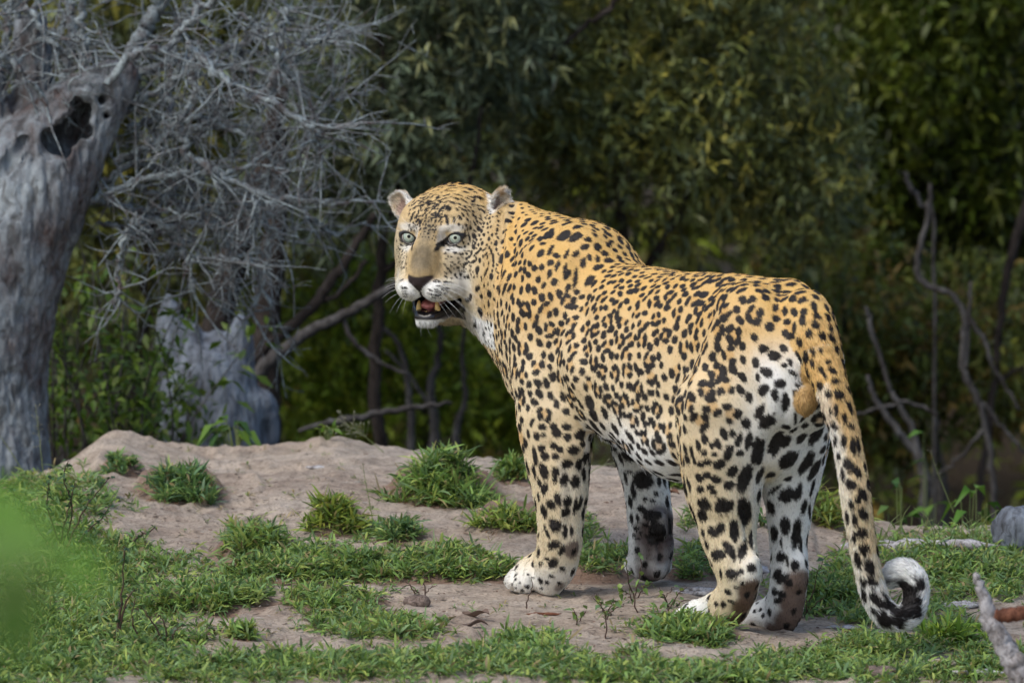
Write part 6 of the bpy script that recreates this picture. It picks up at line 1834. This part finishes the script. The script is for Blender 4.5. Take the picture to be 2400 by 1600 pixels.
dryleaf('brown dead leaf half under the grass by the belly', 1560, 1165, .030, [.14, .07, .045], -.4)
# loose litter and grit
LP = scatter_px([(1200, 1450, 1200, 150, 1), (650, 1180, 500, 130, 1), (1450, 1250, 120, 120, 1), (2050, 1350, 300, 120, 1.2)], 4200)
n = len(LP); a = rng.random(n) * 6.283
V, F_, C_ = blades(LP + [0, 0, .0035], np.stack([np.cos(a), np.sin(a), rng.normal(.03, .08, n)], 1), rng.uniform(.003, .020, n) , rng.uniform(.0010, .0038, n), np.zeros(n),
                   np.array([[.10, .07, .055], [.30, .25, .20], [.17, .11, .08], [.42, .38, .33]])[rng.integers(0, 4, n)], 4)
o = mesh_np('litter', V, F_, M_DRY, attrs={'col': C_}); tag(o, 'bits of straw, bark and dead leaf strewn over the sand', kind='stuff')
GPt = scatter_px([(1200, 1450, 1200, 150, 1), (650, 1180, 500, 130, 1), (1450, 1250, 120, 120, 1)], 5200)
oct_ = np.array([[1, 0, 0], [0, 1, 0], [-1, 0, 0], [0, -1, 0], [0, 0, .7], [0, 0, -.7]], float)
of_ = np.array([[0, 1, 4, 4], [1, 2, 4, 4], [2, 3, 4, 4], [3, 0, 4, 4]])
n = len(GPt); sz = rng.uniform(.0008, .0010 + .0042 * rng.random(n) ** 2, n)[:, None, None] * rng.uniform(.6, 1.2, (n, 1, 3))
V = (GPt[:, None] + oct_[None] * sz).reshape(-1, 3)
F3 = (np.arange(n)[:, None, None] * 6 + np.array([[0, 1, 4], [1, 2, 4], [2, 3, 4], [3, 0, 4]])[None]).reshape(-1, 3)
pc = np.array([[.34, .26, .21], [.20, .15, .13], [.46, .40, .36]])[rng.integers(0, 3, n)]
o = mesh_np('gravel', V, F3, M_DRY, attrs={'col': np.repeat(pc, 6, 0)}, smooth=False); tag(o, 'loose grit and tiny pebbles', kind='stuff')

# ---------------- grey branch in the near corner
fb = empty('fallen_branch', PY(2400, 1640, -1.6)); tag(fb, 'weathered grey branch poking up in the near corner with a broken brown side limb', 'branch')
(V, F_), Q = limb([(2284, 1345, 7), (2296, 1372, 11), (2312, 1420, 17), (2325, 1460, 21), (2350, 1500, 24), (2372, 1545, 28), (2400, 1600, 34), (2440, 1680, 40), (2480, 1760, 42)], -1.6, n=40, sides=14, kink=.0012, seed=3)
M_FB = wood_mat('pale_branch_bark', (.20, .18, .17), (.36, .35, .36), (.50, .50, .52), 26, .7, .8, .006)
mesh_np('stem', V, F_, M_FB, fb)
(V, F_), Q = limb([(2322, 1442, 14), (2360, 1441, 17), (2410, 1432, 17), (2450, 1420, 16)], -1.6, n=16, sides=12, kink=.001, seed=4)
mesh_np('side_limb', V, F_, M_BROWNW, fb)

# ---------------- leaves hanging close to the lens
nl = empty('leafy_twig', PY(-120, 1500, -10.2)); tag(nl, 'out-of-focus green leaves of a twig close in front, over the shaded slope', 'leafy twig')
M_NL = leaf_mat('fresh_leaf', .5, .5)

for x, y, L_, W_, dx, dz, cc in ((-70, 1170, .055, .036, .9, -.25, 1.5), (-60, 1290, .050, .034, .9, .1, 1.2), (20, 1300, .052, .036, .35, -.9, .75), (-10, 1400, .044, .030, .5, -.8, .75), (150, 1300, .030, .020, .9, -.3, 1.5), (175, 1390, .026, .020, .6, .7, 1.6), (60, 1250, .036, .022, .9, -.2, 1.3)):
    x -= 20; L_ *= .95; W_ *= .95
    B = PY(x, y, -10.2 + rng.normal(0, .05))[None]; D = nrm(np.array([[dx, -.1, dz]]))
    V, F_, C_ = leaves(B, D, np.array([L_]), np.array([W_]), np.array([[.11, .23, .035]]) * cc, .1, face=np.array([.2, -1.6, .6]))
    mesh_np('leaf', V, F_, M_NL, nl, attrs={'col': C_})
st = [tube(spline(np.array([PY(-200, 1560, -10.2), PY(-60, 1440, -10.2), PY(60, 1360, -10.2), PY(190, 1320, -10.2)]), 12), np.linspace(.0014, .0007, 12), 6, cap=False)]
mesh_np('stem', *st[0], M_GRASS_STEM, nl)
